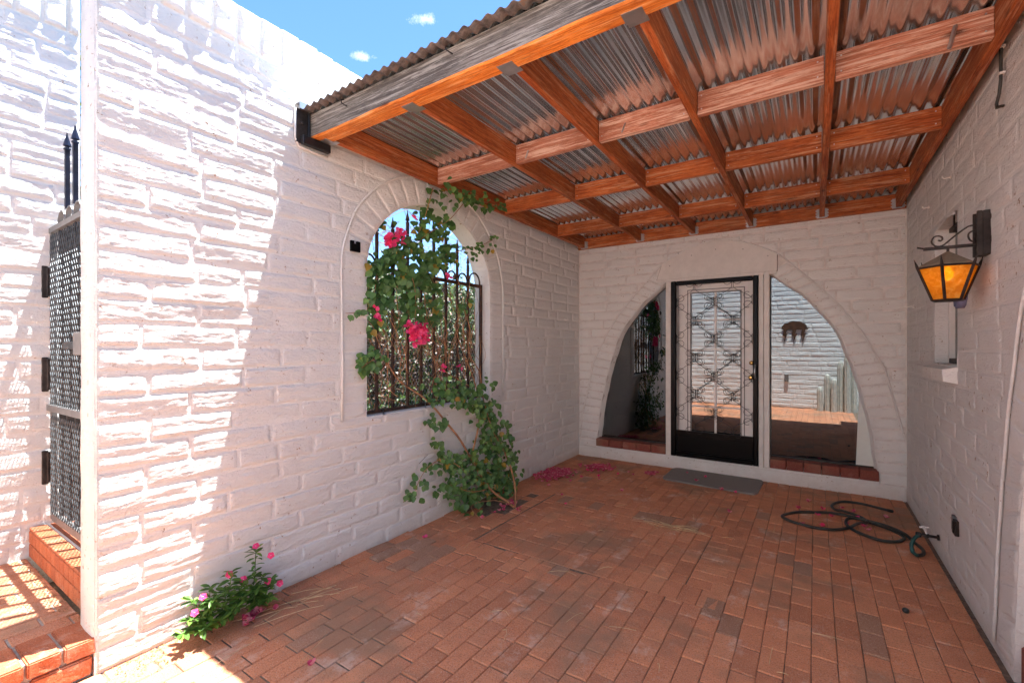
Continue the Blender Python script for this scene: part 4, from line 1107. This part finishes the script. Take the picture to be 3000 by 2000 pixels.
hook((-2.640, 4.30, 1.786), (1, 0, 0), 'white cup hook on the left wall, the one nearer the arch', .9)
hook((-2.640, 5.168, 1.794), (1, 0, 0), 'white cup hook on the left wall, the one nearer the back corner', .9)
nb = MB()
for a, b in (((1.972, 2.103), (2.047, 2.158)), ((1.972, 2.158), (1.997, 2.176)), ((2.020, 2.158), (2.047, 2.176))): nb.box((-2.640, a[0], a[1]), (-2.624, b[0], b[1]))
tag(nb.obj('mounting_plate', BLACK_PAINT, loc=(-2.64, 2.01, 2.14)), 'small black notched mounting plate on the left arch surround', 'bracket')
tag(MB().tube([(RX - .02, 2.941, 3.3), (RX - .02, 2.941, 2.837), (RX - .02, 2.941, 2.66), (RX - .022, 2.955, 2.60), (RX - .026, 2.975, 2.565), (RX - .026, 2.97, 2.545), (RX - .02, 2.945, 2.540), (RX - .012, 2.938, 2.536)], .0065, 7).obj('cable', RUBBER, smooth=True, loc=(RX, 2.94, 2.8)), 'black cable hooking down the right wall beside the top rafter', 'cable')
for zc, wh in ((2.80, 'upper'), (2.68, 'lower')):
    tag(MB().box((RX - .028, 2.925, zc), (RX - .008, 2.957, zc + .008)).obj('cable_clip', WHITE_PLASTIC, loc=(RX, 2.94, zc)), wh + ' of two white clips holding the black cable on the right wall', 'clip')
bx = thing('outlet_box', 'dark open electrical box with broken plaster low on the right wall', 'outlet', (RX, 3.80, .36))
MB().box((RX - .0225, 3.742, .315), (RX - .002, 3.80, .405), bev=.003).obj('cover', DARK_STEEL, bx)
MB().box((RX - .0185, 3.80, .325), (RX - .002, 3.852, .417), bev=.002).obj('back_plate', GREY_METAL, bx)
MB().box((RX - .030, 3.758, .33), (RX - .0225, 3.775, .40), bev=.002).obj('switch', BLACK_STEEL, bx)

# faucet
fa = thing('garden_faucet', 'old brass garden faucet low on the right wall with cross handle', 'faucet', (RX, 4.21, .135))
MB().lathe([(.020, 0), (.020, -.010), (.010, -.012), (.010, -.05), (.014, -.055), (.014, -.085), (.009, -.09), (.009, -.10)], (RX - .012, 4.215, .145), 'x', 8).obj('body', DARK_STEEL, fa, True)
MB().tube([(RX - .075, 4.215, .150), (RX - .085, 4.215, .185), (RX - .090, 4.215, .200)], .006, 6).tube([(RX - .115, 4.215, .196), (RX - .065, 4.215, .204)], .006, 6).tube([(RX - .09, 4.19, .200), (RX - .09, 4.24, .200)], .006, 6).obj('handle', WHITE_PLASTIC, fa)
MB().lathe([(.016, -.095), (.018, -.10), (.018, -.12), (.013, -.125)], (RX - .010, 4.215, .143), 'x', 8).obj('coupling', BLACK_STEEL, fa)
# hose
def smooth_path(P, n=5):
    P = [Vector(p) for p in P]; o = []
    for i in range(len(P) - 1):
        p0, p1, p2, p3 = P[max(i - 1, 0)], P[i], P[i + 1], P[min(i + 2, len(P) - 1)]
        for k in range(n):
            t = k / n; o.append(.5 * ((2 * p1) + (p2 - p0) * t + (2 * p0 - 5 * p1 + 4 * p2 - p3) * t * t + (3 * p1 - p0 - 3 * p2 + p3) * t ** 3))
    o.append(P[-1]); return o
hp = [(.535, 5.168, .014), (.458, 5.208, .014), (.352, 5.249, .014), (.239, 5.240, .014), (.167, 5.159, .014), (.129, 5.037, .014), (.150, 4.93, .015), (.20, 4.872, .03), (.269, 4.832, .03), (.335, 4.76, .03), (.35, 4.66, .03), (.29, 4.60, .026), (.217, 4.484, .014), (.116, 4.380, .014), (-.018, 4.352, .014), (-.158, 4.399, .014), (-.227, 4.474, .014), (-.208, 4.557, .014), (-.130, 4.667, .014), (-.020, 4.740, .014), (.127, 4.808, .016), (.269, 4.79, .017), (.41, 4.70, .016), (.50, 4.63, .014), (.553, 4.54, .014), (.553, 4.455, .014), (.496, 4.364, .014), (.393, 4.338, .014), (.278, 4.429, .014), (.215, 4.55, .017), (.226, 4.654, .034), (.296, 4.70, .036), (.424, 4.665, .036), (.50, 4.62, .034), (.568, 4.54, .03), (.612, 4.42, .014), (.639, 4.30, .014), (.624, 4.202, .014), (.585, 4.15, .018)]
hpg = [(.585, 4.15, .018), (.560, 4.13, .045), (.558, 4.15, .085), (.575, 4.18, .118), (.597, 4.205, .136), (.612, 4.215, .143)]
ho = tag(MB().tube(smooth_path(hp), .0115, 8).obj('garden_hose', RUBBER, smooth=True, loc=(.2, 4.7, .01)), 'dark rubber garden hose coiled in loose loops on the brick floor', 'hose')
MB().tube(smooth_path(hpg), .0115, 8).obj('green_length', GREEN_HOSE, ho, True)
MB().tube([(.535, 5.168, .014), (.552, 5.158, .014), (.568, 5.150, .014)], [.0135, .015, .014], 8).obj('coupling', DARK_STEEL, ho)
# mat
def matz(x, y): return .012
mt = MB(); P = [(-1.398, 5.045), (-1.395, 5.595), (-.452, 5.585), (-.470, 4.995)]
V = []; nx, ny = 16, 8
for j in range(ny + 1):
    for i in range(nx + 1):
        s, t = i / nx, j / ny
        x = (P[0][0] * (1 - s) + P[3][0] * s) * (1 - t) + (P[1][0] * (1 - s) + P[2][0] * s) * t
        y = (P[0][1] * (1 - s) + P[3][1] * s) * (1 - t) + (P[1][1] * (1 - s) + P[2][1] * s) * t
        if (i in (0, nx)) and (j in (0, ny)): x += (.02 if i == 0 else -.02); y += (.02 if j == 0 else -.02)
        V.append((x, y, .0155 + .003 * math.sin(x * 9) * (1 if j == 0 else .3) + .002))
F = [(j * (nx + 1) + i, j * (nx + 1) + i + 1, (j + 1) * (nx + 1) + i + 1, (j + 1) * (nx + 1) + i) for j in range(ny) for i in range(nx)]
b = len(V); V += [(x, y, .003) for x, y, z in V]
ring = [i for i in range(nx + 1)] + [(j * (nx + 1) + nx) for j in range(1, ny + 1)] + [ny * (nx + 1) + i for i in range(nx - 1, -1, -1)] + [j * (nx + 1) for j in range(ny - 1, 0, -1)]
F += [(ring[k], b + ring[k], b + ring[(k + 1) % len(ring)], ring[(k + 1) % len(ring)]) for k in range(len(ring))]
tag(mt.add(V, F).obj('door_mat', MAT, loc=(-.93, 5.3, .01)), 'thin grey ribbed doormat in front of the black storm door', 'doormat')
tag(MB().lathe([(.014, 0), (.017, .008), (.014, .018), (.008, .022)], (.414, 3.259, .004), 'z', 10).obj('rubber_cap', RUBBER, smooth=True, loc=(.414, 3.259, .004)), 'small round black cap lying alone on the bricks near the right wall', 'cap')

# ======================================================================= PLANTS
def leaf_geo(mb, p, n_, up, L_, W_, tint=0.0, mi=0, curl=.18, heart=True):
    """leaf blade with a folded midrib; 8 faces"""
    p, n_, up = Vector(p), Vector(n_).normalized(), Vector(up)
    d = (up - n_ * up.dot(n_)); d = d.normalized() if d.length > 1e-4 else n_.orthogonal().normalized()
    s = d.cross(n_)
    prof = ((0, 0, 0), (.12, .36, 0), (.38, .5, 0), (.70, .30, 0), (1.0, 0, 0)) if heart else ((0, 0, 0), (.25, .36, 0), (.55, .5, 0), (.85, .30, 0), (1.0, 0, 0))
    V = []
    for t, w_, _ in prof:
        c_ = p + d * (t * L_) - n_ * (curl * L_ * t * t)
        if w_ == 0: V.append(c_); continue
        V += [c_ - s * w_ * W_ + n_ * W_ * .12, c_, c_ + s * w_ * W_ + n_ * W_ * .12]
    F = [(0, 2, 1), (0, 3, 2), (1, 2, 5, 4), (2, 3, 6, 5), (4, 5, 8, 7), (5, 6, 9, 8), (7, 8, 10), (8, 9, 10)]
    mb.add([tuple(v) for v in V], F, mi, tint)
def rv(a=1.0): return Vector((rnd.gauss(0, a), rnd.gauss(0, a), rnd.gauss(0, a)))
LOW = [(2.71, 1.11, .097), (2.95, 1.06, .103), (3.18, .99, .108), (2.67, .87, .06), (3.32, .84, .125), (3.49, .69, .1), (3.37, .61, .112), (3.59, .52, .102), (3.69, .42, .089), (2.93, .5, .077), (2.75, .53, .074), (2.71, .67, .049), (2.57, .52, .035), (2.49, .43, .046), (2.41, .36, .045), (2.47, .32, .023), (3.14, .46, .094), (3.32, .31, .111), (3.49, .35, .115), (3.69, .23, .089), (2.84, .39, .075), (2.73, .33, .061), (3.04, .25, .091), (3.25, .19, .109), (3.49, .18, .1), (3.66, .12, .075), (3.1, .1, .093), (2.93, .17, .051), (3.6, .06, .06), (3.35, 1.14, .035), (3.38, 1.11, .035)]
SPR = [(2.0, 1.33, .036), (2.05, 1.37, .047), (2.1, 1.41, .037), (2.17, 1.36, .038), (2.04, 1.3, .026), (2.1, 1.32, .032), (2.2, 1.37, .022)]
UP = [(2.74, 2.76, .037), (2.72, 2.66, .037), (2.74, 2.57, .043), (2.69, 2.46, .042), (2.67, 2.39, .053), (2.75, 2.38, .043), (2.94, 2.53, .056), (2.91, 2.43, .055), (2.56, 2.3, .041), (2.62, 2.23, .052), (2.42, 2.29, .05), (2.32, 2.38, .029), (2.5, 2.25, .051), (2.42, 2.17, .06), (2.3, 2.13, .058), (2.26, 2.04, .057), (2.15, 2.02, .037), (2.15, 1.91, .046), (2.3, 1.91, .058), (2.42, 2.01, .06), (2.55, 2.05, .061), (2.57, 1.97, .051), (2.57, 1.88, .051), (2.53, 1.8, .041), (2.62, 1.78, .031), (2.46, 1.94, .05), (2.2, 1.74, .028), (2.26, 1.76, .048), (2.32, 1.8, .048), (2.15, 1.81, .046), (2.36, 2.14, .059), (2.77, 2.17, .064), (2.94, 2.25, .067), (2.86, 2.16, .055), (2.78, 2.1, .054), (2.81, 1.95, .043), (2.7, 1.99, .053), (3.21, 1.82, .035), (2.81, 1.82, .054), (2.84, 1.7, .055), (2.13, 1.57, .037), (2.26, 1.63, .038), (2.98, 2.34, .034), (3.03, 2.21, .045), (2.46, 1.7, .03), (2.49, 1.64, .03)]
OUT = [(3.07, 2.3, .034), (3.26, 2.39, .036), (3.22, 2.31, .041), (3.34, 2.36, .03), (3.46, 2.39, .037), (3.52, 2.48, .031), (3.22, 2.24, .018), (1.89, 1.66, .012), (1.95, 1.69, .010), (2.0, 1.69, .012), (2.03, 1.7, .012)]
OVER = [(2.69, 2.73, .036), (2.77, 2.71, .042), (2.84, 2.70, .042), (2.94, 2.74, .038), (2.94, 2.70, .038), (3.01, 2.71, .044), (3.11, 2.73, .045), (3.19, 2.71, .046), (3.29, 2.72, .047), (3.37, 2.73, .041), (3.41, 2.72, .030), (2.9, 2.66, .032), (2.76, 2.57, .026), (2.62, 2.61, .02), (2.69, 2.58, .02)]
vine = thing('bougainvillea', 'bougainvillea vine climbing through the arched opening with pink flower clusters', 'vine', (-2.4, 3.45, 0))
leaves = []
def scatter(bl, X0, dep, dens, Ls, mi=0):
    for (y, z, r) in bl:
        n = max(3, int(dens * r * r * 10000))
        for i in range(n):
            a = rnd.uniform(0, 2 * math.pi); q = r * math.sqrt(rnd.random()) * 1.15
            yy_, zz_ = y + q * math.cos(a), max(.03, z + q * math.sin(a)); x = X0 + rnd.uniform(0, dep)
            L_ = rnd.uniform(*Ls)
            leaves.append(((x, yy_, zz_), L_, mi if rnd.random() > .03 else 1))
scatter(LOW, -2.60, .20, .46, (.036, .060)); scatter(SPR, -2.62, .10, .55, (.040, .060)); scatter(UP, -2.74, .14, .75, (.040, .066))
scatter(OUT, -2.58, .07, .55, (.030, .050)); scatter(OVER, -2.50, .18, .50, (.034, .054))
# the long hanging spray of big leaves
for i in range(16):
    t = i / 15; leaves.append(((-2.58 + rnd.uniform(-.01, .04), 2.40 + .13 * t + rnd.uniform(-.035, .035), 2.08 - .40 * t), rnd.uniform(.062, .080), 0))
pcs = []
for (p, L_, mi) in leaves:
    n_ = Vector((1.0, -.75, .55)) + rv(.42); up = Vector((0, 0, -1)) + rv(.45)
    mb = MB(); leaf_geo(mb, p, n_, up, L_, L_ * .92, 0, 0, rnd.uniform(0, .3))
    pcs.append((mb.v, mb.f, Vector(p), L_, rnd.random() * .98 + .01, mi))
place_pieces(pcs, vine, 'leaf', [LEAF, LEAF_Y], 300, stuff_name='foliage')
STEMS = [[(-2.263 + .0, 3.44, .0), (-2.33, 3.40, .06), (-2.42, 3.30, .17), (-2.50, 3.20, .36), (-2.55, 3.04, .63), (-2.57, 2.88, .81), (-2.60, 2.66, 1.03), (-2.70, 2.48, 1.18), (-2.72, 2.34, 1.36)],
 [(-2.263, 3.445, 0), (-2.30, 3.52, .08), (-2.38, 3.60, .22), (-2.45, 3.58, .42), (-2.50, 3.42, .70), (-2.54, 3.33, 1.0)],
 [(-2.50, 3.12, .50), (-2.55, 3.28, .72), (-2.57, 3.32, .92), (-2.62, 3.32, 1.11), (-2.68, 3.30, 1.28), (-2.70, 3.21, 1.46), (-2.70, 3.12, 1.66)],
 [(-2.54, 3.33, 1.0), (-2.60, 3.36, 1.22), (-2.68, 3.30, 1.39), (-2.70, 3.34, 1.62), (-2.72, 3.28, 1.80)],
 [(-2.60, 3.23, 1.09), (-2.68, 3.12, 1.17), (-2.69, 3.0, 1.23), (-2.70, 2.88, 1.33), (-2.71, 2.73, 1.46), (-2.72, 2.66, 1.70)],
 [(-2.70, 3.0, 1.25), (-2.70, 3.01, 1.44), (-2.72, 2.9, 1.6), (-2.71, 2.92, 1.9), (-2.68, 2.75, 2.1)],
 [(-2.50, 3.03, 2.70), (-2.53, 2.97, 2.61), (-2.57, 2.89, 2.51), (-2.62, 2.65, 2.33), (-2.68, 2.51, 2.18)],
 [(-2.50, 3.03, 2.70), (-2.44, 3.20, 2.73), (-2.40, 3.40, 2.73)], [(-2.56, 2.70, 2.73), (-2.60, 2.69, 2.60), (-2.63, 2.66, 2.45), (-2.66, 2.62, 2.34)],
 [(-2.60, 2.42, 2.09), (-2.56, 2.48, 1.96), (-2.55, 2.50, 1.81), (-2.56, 2.50, 1.66)],
 [(-2.66, 2.94, 2.24), (-2.58, 3.15, 2.32), (-2.54, 3.34, 2.39), (-2.53, 3.52, 2.49)], [(-2.70, 2.12, 1.70), (-2.60, 2.04, 1.7), (-2.57, 1.96, 1.68), (-2.56, 1.88, 1.67)],
 [(-2.66, 2.25, 1.37), (-2.58, 2.12, 1.36), (-2.55, 2.0, 1.31)], [(-2.45, 2.95, .42), (-2.48, 2.75, .55), (-2.50, 2.55, .50), (-2.50, 2.42, .33)], [(-2.40, 3.2, .2), (-2.40, 2.98, .24), (-2.45, 2.78, .34)],
 [(-2.263, 3.44, .02), (-2.35, 3.25, .10), (-2.40, 3.0, .12), (-2.28, 2.95, .05), (-2.15, 2.95, .015)]]
for k, S_ in enumerate(STEMS):
    r0 = (.013, .011, .009, .006, .005, .004)[min(k, 5)]
    sp_ = smooth_path(S_, 4); MB().tube(sp_, [r0 * (1 - .6 * i / len(sp_)) for i in range(len(sp_))], 6).obj('stem', STEM, vine, True, loc=S_[0])
def bract_cluster(mb, c, r, n, mi=0):
    c = Vector(c)
    for i in range(n):
        d = rv(1).normalized(); d.x = abs(d.x) * .7 + .2; ctr = c + Vector((d.x * r * .5, d.y * r, d.z * r)) * rnd.uniform(.35, 1)
        ax = (d + rv(.3)).normalized()
        for k in range(3):
            a = 2 * math.pi * k / 3 + rnd.random(); s1 = ax.orthogonal().normalized(); s2 = ax.cross(s1)
            o = (s1 * math.cos(a) + s2 * math.sin(a)); L_ = rnd.uniform(.030, .042)
            leaf_geo(mb, ctr, (ax - o * .5), o + ax * .35, L_, L_ * .95, rnd.random() * .98 + .01, mi, -.15, False)
for (y, z, r, n) in ((2.577, 1.547, .098, 44), (2.49, 1.59, .055, 12), (2.30, 2.22, .05, 10), (2.40, 2.29, .05, 10), (2.54, 2.45, .018, 2), (2.16, 1.72, .02, 2), (2.19, 1.66, .02, 2), (2.86, 1.27, .018, 2), (3.08, 1.26, .018, 2), (2.95, 2.06, .015, 2)):
    mb = MB(); bract_cluster(mb, (-2.62 if z > 1.6 else -2.60, y, z), r, n); mb.obj('flower_cluster', BRACT, vine, loc=(-2.6, y, z), fixn=False)

# dense growth outside the opening
hedge = thing('hedge', 'tangled sunlit bougainvillea hedge with brown twigs outside the arched opening', 'hedge', (-3.6, 4, 0))
hb = MB(); hd_ = MB()
for i in range(34000):
    y = rnd.uniform(2.0, 7.0); x = -3.0 - rnd.random() ** 1.3 * 1.5
    top = 2.12 + .18 * float(vn(y * 2.2, x * 2, 1.5)) + .12 * float(vn(y * 6, x * 6, 2.5))
    z = rnd.uniform(.15, top)
    zz_ = z / top; green = rnd.random() < (.85 if (zz_ < .45 or zz_ > .72) else .35)
    if x > -3.7 and float(fbm(y * 4, z * 4, x * 3, 2)) < .0: continue
    leaf_geo(hb if green else hd_, (x, y, z), Vector((.6, -.3, .9)) + rv(.6), rv(1), rnd.uniform(.03, .062), rnd.uniform(.028, .05), rnd.random() * .98 + .01, 0)
for i in range(17000):
    y = rnd.uniform(2.5, 12); x = -5.0 - rnd.random() * .8; z = rnd.uniform(.05, 2.5 + .2 * float(vn(y * 1.7, 3.3, 1.5)))
    leaf_geo(hb, (x, y, z), Vector((.8, -.4, .7)) + rv(.6), rv(1), rnd.uniform(.09, .15), rnd.uniform(.07, .12), rnd.random() * .98 + .01, 0)
hb.obj('foliage', LEAF_SUN, hedge, kind='stuff', fixn=False, loc=(-3.6, 4, 0)); hd_.obj('dry_leaves', LEAF_BROWN, hedge, kind='stuff', fixn=False, loc=(-3.6, 4, 0))
tw = MB()
for i in range(620):
    y = rnd.uniform(2.0, 6.5); x = -2.95 - rnd.random() * 1.0; z = rnd.uniform(.3, 1.9); d = Vector((rnd.gauss(0, .25), rnd.gauss(0, .55), rnd.gauss(.6, .6))).normalized() * rnd.uniform(.25, .6)
    p = Vector((x, y, z)); q = p + d * .5 + rv(.04); e = p + d + rv(.05)
    if e.z > 2.25: continue
    tw.tube([p, q, e], [rnd.uniform(.0025, .006), .003, .0015], 4, cap=False)
tw.obj('twigs', TWIG, hedge, kind='stuff', fixn=False)
tn = MB()
for i in range(70):
    y = rnd.uniform(2.2, 3.55); z = rnd.uniform(.96, 1.5); P = [Vector((-2.72 + rnd.uniform(-.03, .05), y, z))]
    for q in range(4): P.append(P[-1] + Vector((rnd.gauss(0, .015), rnd.gauss(-.01, .07), rnd.uniform(.06, .2))))
    tn.tube(smooth_path(P, 3), [rnd.uniform(.0015, .0032)] * (len(P) * 3 - 2), 4, cap=False)
tn.obj('twigs', STEM, vine, kind='stuff', fixn=False)
ar = MB()
for i in range(46):
    y = rnd.uniform(2.2, 4.2); x = -3.0 - rnd.random() * .8
    P = [Vector((x, y, 2.0)), Vector((x + rnd.gauss(0, .1), y + rnd.uniform(-.3, .5), 2.35 + rnd.random() * .2)), Vector((x, y + rnd.uniform(-.5, 1.0), 2.6 + rnd.uniform(-.15, .25))), Vector((x + rnd.gauss(0, .1), y + rnd.uniform(-.7, 1.5), 2.45 + rnd.uniform(-.2, .3)))]
    ar.tube(smooth_path(P, 4), .0022, 4, cap=False)
ar.obj('bare_shoots', LEAF_DRY, hedge, kind='stuff', fixn=False)
# small citrus-like tree seen over the gate
tr_ = thing('garden_tree', 'yellow green tree glimpsed in the gap above the gate', 'tree', (-6.2, 1.55, 0))
MB().tube([(-6.2, 1.55, -.05), (-6.15, 1.6, 1.2), (-6.25, 1.62, 2.4)], [.10, .08, .05], 8).obj('trunk', TWIG, tr_, True)
cb_ = MB()
for i in range(5200):
    d = rv(1).normalized() * (rnd.random() ** .4); p = Vector((-6.2 + d.x * 1.2, 1.9 + d.y * 1.4, 3.1 + d.z * 1.8))
    if float(fbm(p.x * 2.4, p.y * 2.4, p.z * 2.4, 2)) < -.1: continue
    leaf_geo(cb_, p, Vector((.3, -.3, 1)) + rv(.6), rv(1), .07, .045, rnd.random() * .98 + .01, 0)
cb_.obj('crown', LEAF_SUN, tr_, kind='stuff', fixn=False)

# vinca
vi = thing('vinca_plant', 'small green vinca with pink flowers growing at the foot of the left wall', 'plant', (-2.57, 1.15, 0))
vbases = [((-2.585, 1.05, 0), [(-2.56, 1.00, .20), (-2.52, .98, .13), (-2.50, 1.06, .17), (-2.47, 1.0, .08), (-2.54, 1.07, .24), (-2.44, 1.08, .10), (-2.50, .93, .09), (-2.46, 1.05, .21)]), ((-2.565, 1.13, 0), [(-2.54, 1.17, .27), (-2.52, 1.13, .20), (-2.50, 1.22, .22), (-2.55, 1.24, .20), (-2.46, 1.16, .12), (-2.48, 1.20, .15)]), ((-2.565, 1.27, 0), [(-2.55, 1.30, .34), (-2.53, 1.33, .19), (-2.50, 1.28, .15), (-2.54, 1.38, .12), (-2.47, 1.33, .09), (-2.49, 1.36, .17)])]
for b_, tips in vbases:
    for t_ in tips:
        mid = Vector(b_).lerp(Vector(t_), .5) + Vector((.01, .005, .02)); P = smooth_path([b_, mid, t_], 5)
        MB().tube(P, .0022, 5).obj('stem', LEAF_V, vi, True, loc=b_)
        n = len(P); k = 0
        for i in range(3, n):
            for s in range(3 if i < n - 2 else 5):
                a = i * 1.6 + s * 2.1 + rnd.random() * .5; d = Vector((math.cos(a), math.sin(a), .35 + rnd.uniform(-.2, .4)))
                n_ = Vector((-d.x * .3, -d.y * .3, 1)) + rv(.15); L_ = rnd.uniform(.038, .062)
                mb = MB(); leaf_geo(mb, P[i], n_, d, L_, L_ * .44, 0, 0, rnd.uniform(.1, .5), False)
                q = Vector(P[i]); q.x = max(q.x, -2.62)
                mb.obj('leaf', LEAF_V, vi, False, loc=P[i], fixn=False)
def vflower(c, n_, r=.019):
    c = Vector(c); n_ = Vector(n_).normalized(); s1 = n_.orthogonal().normalized(); s2 = n_.cross(s1); mb = MB()
    for k in range(5):
        a = 2 * math.pi * k / 5; o = s1 * math.cos(a) + s2 * math.sin(a); leaf_geo(mb, c, n_, o, r, r * 1.05, rnd.random() * .98 + .01, 0, .05, False)
    mb.lathe([(.003, 0), (.002, .0015)], c + n_ * .003, 'z', 6, mi=1)
    mb.obj('flower', [VFLOWER, PALE_PINK], vi, loc=c, fixn=False)
for c_, n_ in (((-2.50, 1.355, .30), (.8, -.5, .5)), ((-2.50, 1.34, .165), (.8, -.5, .4)), ((-2.52, 1.15, .275), (.7, -.6, .5)), ((-2.51, 1.215, .225), (.7, -.3, .5)), ((-2.50, 1.02, .225), (.6, -.4, .8)), ((-2.49, .98, .17), (.7, -.5, .6)), ((-2.49, 1.40, .13), (.8, -.5, .4)), ((-2.55, 1.30, .36), (.5, -.5, .8))):
    vflower(c_, n_)

# fallen flowers
def fallen(mb, x, y, z=.006, s=1.0):
    ctr = Vector((x, y, z)); a0 = rnd.random() * 6
    for k in range(3):
        a = a0 + 2.1 * k; o = Vector((math.cos(a), math.sin(a), .25 + rnd.random() * .5)); L_ = rnd.uniform(.022, .032) * s
        leaf_geo(mb, ctr, Vector((-o.x * .6, -o.y * .6, .8)) + rv(.2), o, L_, L_, rnd.random() * .98 + .01, 0, rnd.uniform(-.4, .2), False)
def pile(cx, cy, rx, ry, n, lab, h=.035):
    mb = MB()
    for i in range(n):
        a = rnd.random() * 6.28; q = math.sqrt(rnd.random()); q = abs(rnd.gauss(0, .55)); x = cx + rx * q * math.cos(a); y = cy + ry * q * math.sin(a)
        fallen(mb, max(x, -2.61), y, .008 + h * (1 - q) * rnd.random())
    tag(mb.obj('petal_pile', BRACT_DEAD, loc=(cx, cy, 0), fixn=False, kind='stuff'), lab, 'fallen flowers')
pile(-2.44, 4.55, .19, .30, 300, 'larger heap of fallen pink bracts against the left wall')
pile(-2.12, 5.08, .19, .15, 170, 'smaller heap of fallen pink bracts near the back corner')
pile(-1.56, 5.15, .12, .07, 26, 'thin trail of fallen pink bracts beside the mat corner', .01)
pile(-2.30, 3.42, .10, .22, 30, 'fallen magenta bracts at the foot of the vine stem', .02)
pile(-2.50, 1.27, .06, .10, 18, 'fallen red bracts under the small flowering plant', .02)
pts = [(-2.0, 4.75), (-1.95, 4.65), (-2.15, 4.62), (-1.85, 4.95), (-1.78, 5.10), (-1.70, 5.02), (-1.9, 3.75), (-2.05, 3.95), (-1.2, 5.38), (-1.0, 5.32), (-1.05, 5.12), (-.78, 4.98), (-.65, 4.97), (-.62, 4.35), (-.05, 5.05), (.06, 4.88), (.20, 5.02), (.28, 4.95), (.30, 4.78), (.33, 4.60), (.22, 4.58), (.05, 4.42), (-.08, 4.40), (.12, 4.72), (.02, 4.70), (.5, 4.95), (-1.9, 1.22), (-2.45, 2.5), (.35, 4.52), (-.12, 4.80), (-2.2, 4.9), (-1.6, 4.4)]
src = None
for i, (x, y) in enumerate(pts):
    mb = MB(); fallen(mb, x, y, .022 if (-1.40 < x < -.45 and y > 5) else .008, 1.15 if i > 9 else 1.0)
    o_ = mb.obj('fallen_bract', BRACT_DEAD if i % 3 else BRACT, loc=(x, y, .005), fixn=False)
    where = 'lying on or beside the doormat' if (-1.45 < x < -.4 and y > 4.9) else 'among the hose loops' if (x > -.3 and y > 4) else 'in the sunny foreground by the left wall' if y < 3 else 'on the open bricks between wall and mat'
    tag(o_, 'loose dried pink bract ' + where, 'fallen flower', 'loose bracts scattered on the floor')

# litter, dust crumbs and straws
lit = MB()
def crumb(x, y, s, z=.004):
    a = rnd.random() * 6.28; c_, s_ = math.cos(a) * s, math.sin(a) * s * .5
    zt = z + rnd.uniform(0, s * .5)
    lit.add([(x - c_, y - math.sin(a) * s, z), (x + s_, y - c_ * .4, zt), (x + c_, y + math.sin(a) * s, z), (x - s_, y + c_ * .4, zt)], [(0, 1, 2, 3)], 0, rnd.random() * .98 + .01)
for i in range(900): crumb(-2.64 + abs(rnd.gauss(0, .035)), rnd.uniform(.7, 4.4), rnd.uniform(.002, .007))
for i in range(500): crumb(-2.56 + rnd.gauss(0, .05), rnd.uniform(.7, 1.5), rnd.uniform(.002, .008))
for i in range(500): crumb(RX - .02 - abs(rnd.gauss(0, .05)), rnd.uniform(1.6, 5.6), rnd.uniform(.002, .006))
for i in range(420): crumb(rnd.gauss(-1.05, .42), 4.95 + rnd.gauss(0, .06), rnd.uniform(.002, .008))
for i in range(330): crumb(rnd.gauss(.2, .25), 4.42 + rnd.gauss(0, .12), rnd.uniform(.002, .008))
for i in range(200): crumb(rnd.gauss(-.95, .08), 3.72 + rnd.gauss(0, .03), rnd.uniform(.002, .006))
for i in range(1700): crumb(rnd.uniform(-2.6, .7), rnd.uniform(.4, 5.55), rnd.uniform(.0012, .0045))
for i in range(700):
    k = rnd.choice([-.455, -.66, PX0]); 
    if rnd.random() < .5: crumb(k + rnd.gauss(0, .008), rnd.uniform(PY0, PY1), rnd.uniform(.0015, .004))
    else: crumb(rnd.uniform(PX0, PX1), rnd.choice([PY0, PY1, PY0 + .208]) + rnd.gauss(0, .008), rnd.uniform(.0015, .004))
for i in range(700): crumb(-2.87 - rnd.random() * 1.1, .64 + rnd.gauss(0, .02), rnd.uniform(.002, .006), .165)
tag(lit.obj('leaf_litter', LEAF_DRY, fixn=False, kind='stuff'), 'brown crumbs and leaf litter strewn over the brick floor and along walls', 'litter')
sw_ = MB()
for i in range(70):
    if i < 22: x, y = rnd.gauss(-.95, .12), 3.73 + rnd.gauss(0, .03); l_ = rnd.uniform(.08, .30); a = rnd.gauss(.1, .25)
    elif i < 34: x, y = rnd.gauss(-2.40, .05), rnd.gauss(1.45, .15); l_ = rnd.uniform(.1, .35); a = rnd.gauss(1.3, .3)
    else: x, y = rnd.uniform(-2.4, .5), rnd.uniform(1.0, 5.3); l_ = rnd.uniform(.04, .20); a = rnd.random() * 3.14
    P = [(x + (t - .5) * l_ * math.cos(a), y + (t - .5) * l_ * math.sin(a) + .02 * math.sin(t * 3) * (i % 3), .008 + .004 * math.sin(t * 3.1)) for t in (0, .33, .66, 1)]
    sw_.tube(P, .0014, 4, cap=False)
tag(sw_.obj('straws', STRAW, fixn=False, kind='stuff'), 'loose pale dry grass straws on the brick floor', 'straw')
print('objects', len(bpy.data.objects), 'tris', sum(len(o.data.polygons) for o in bpy.data.objects if o.type == 'MESH'))
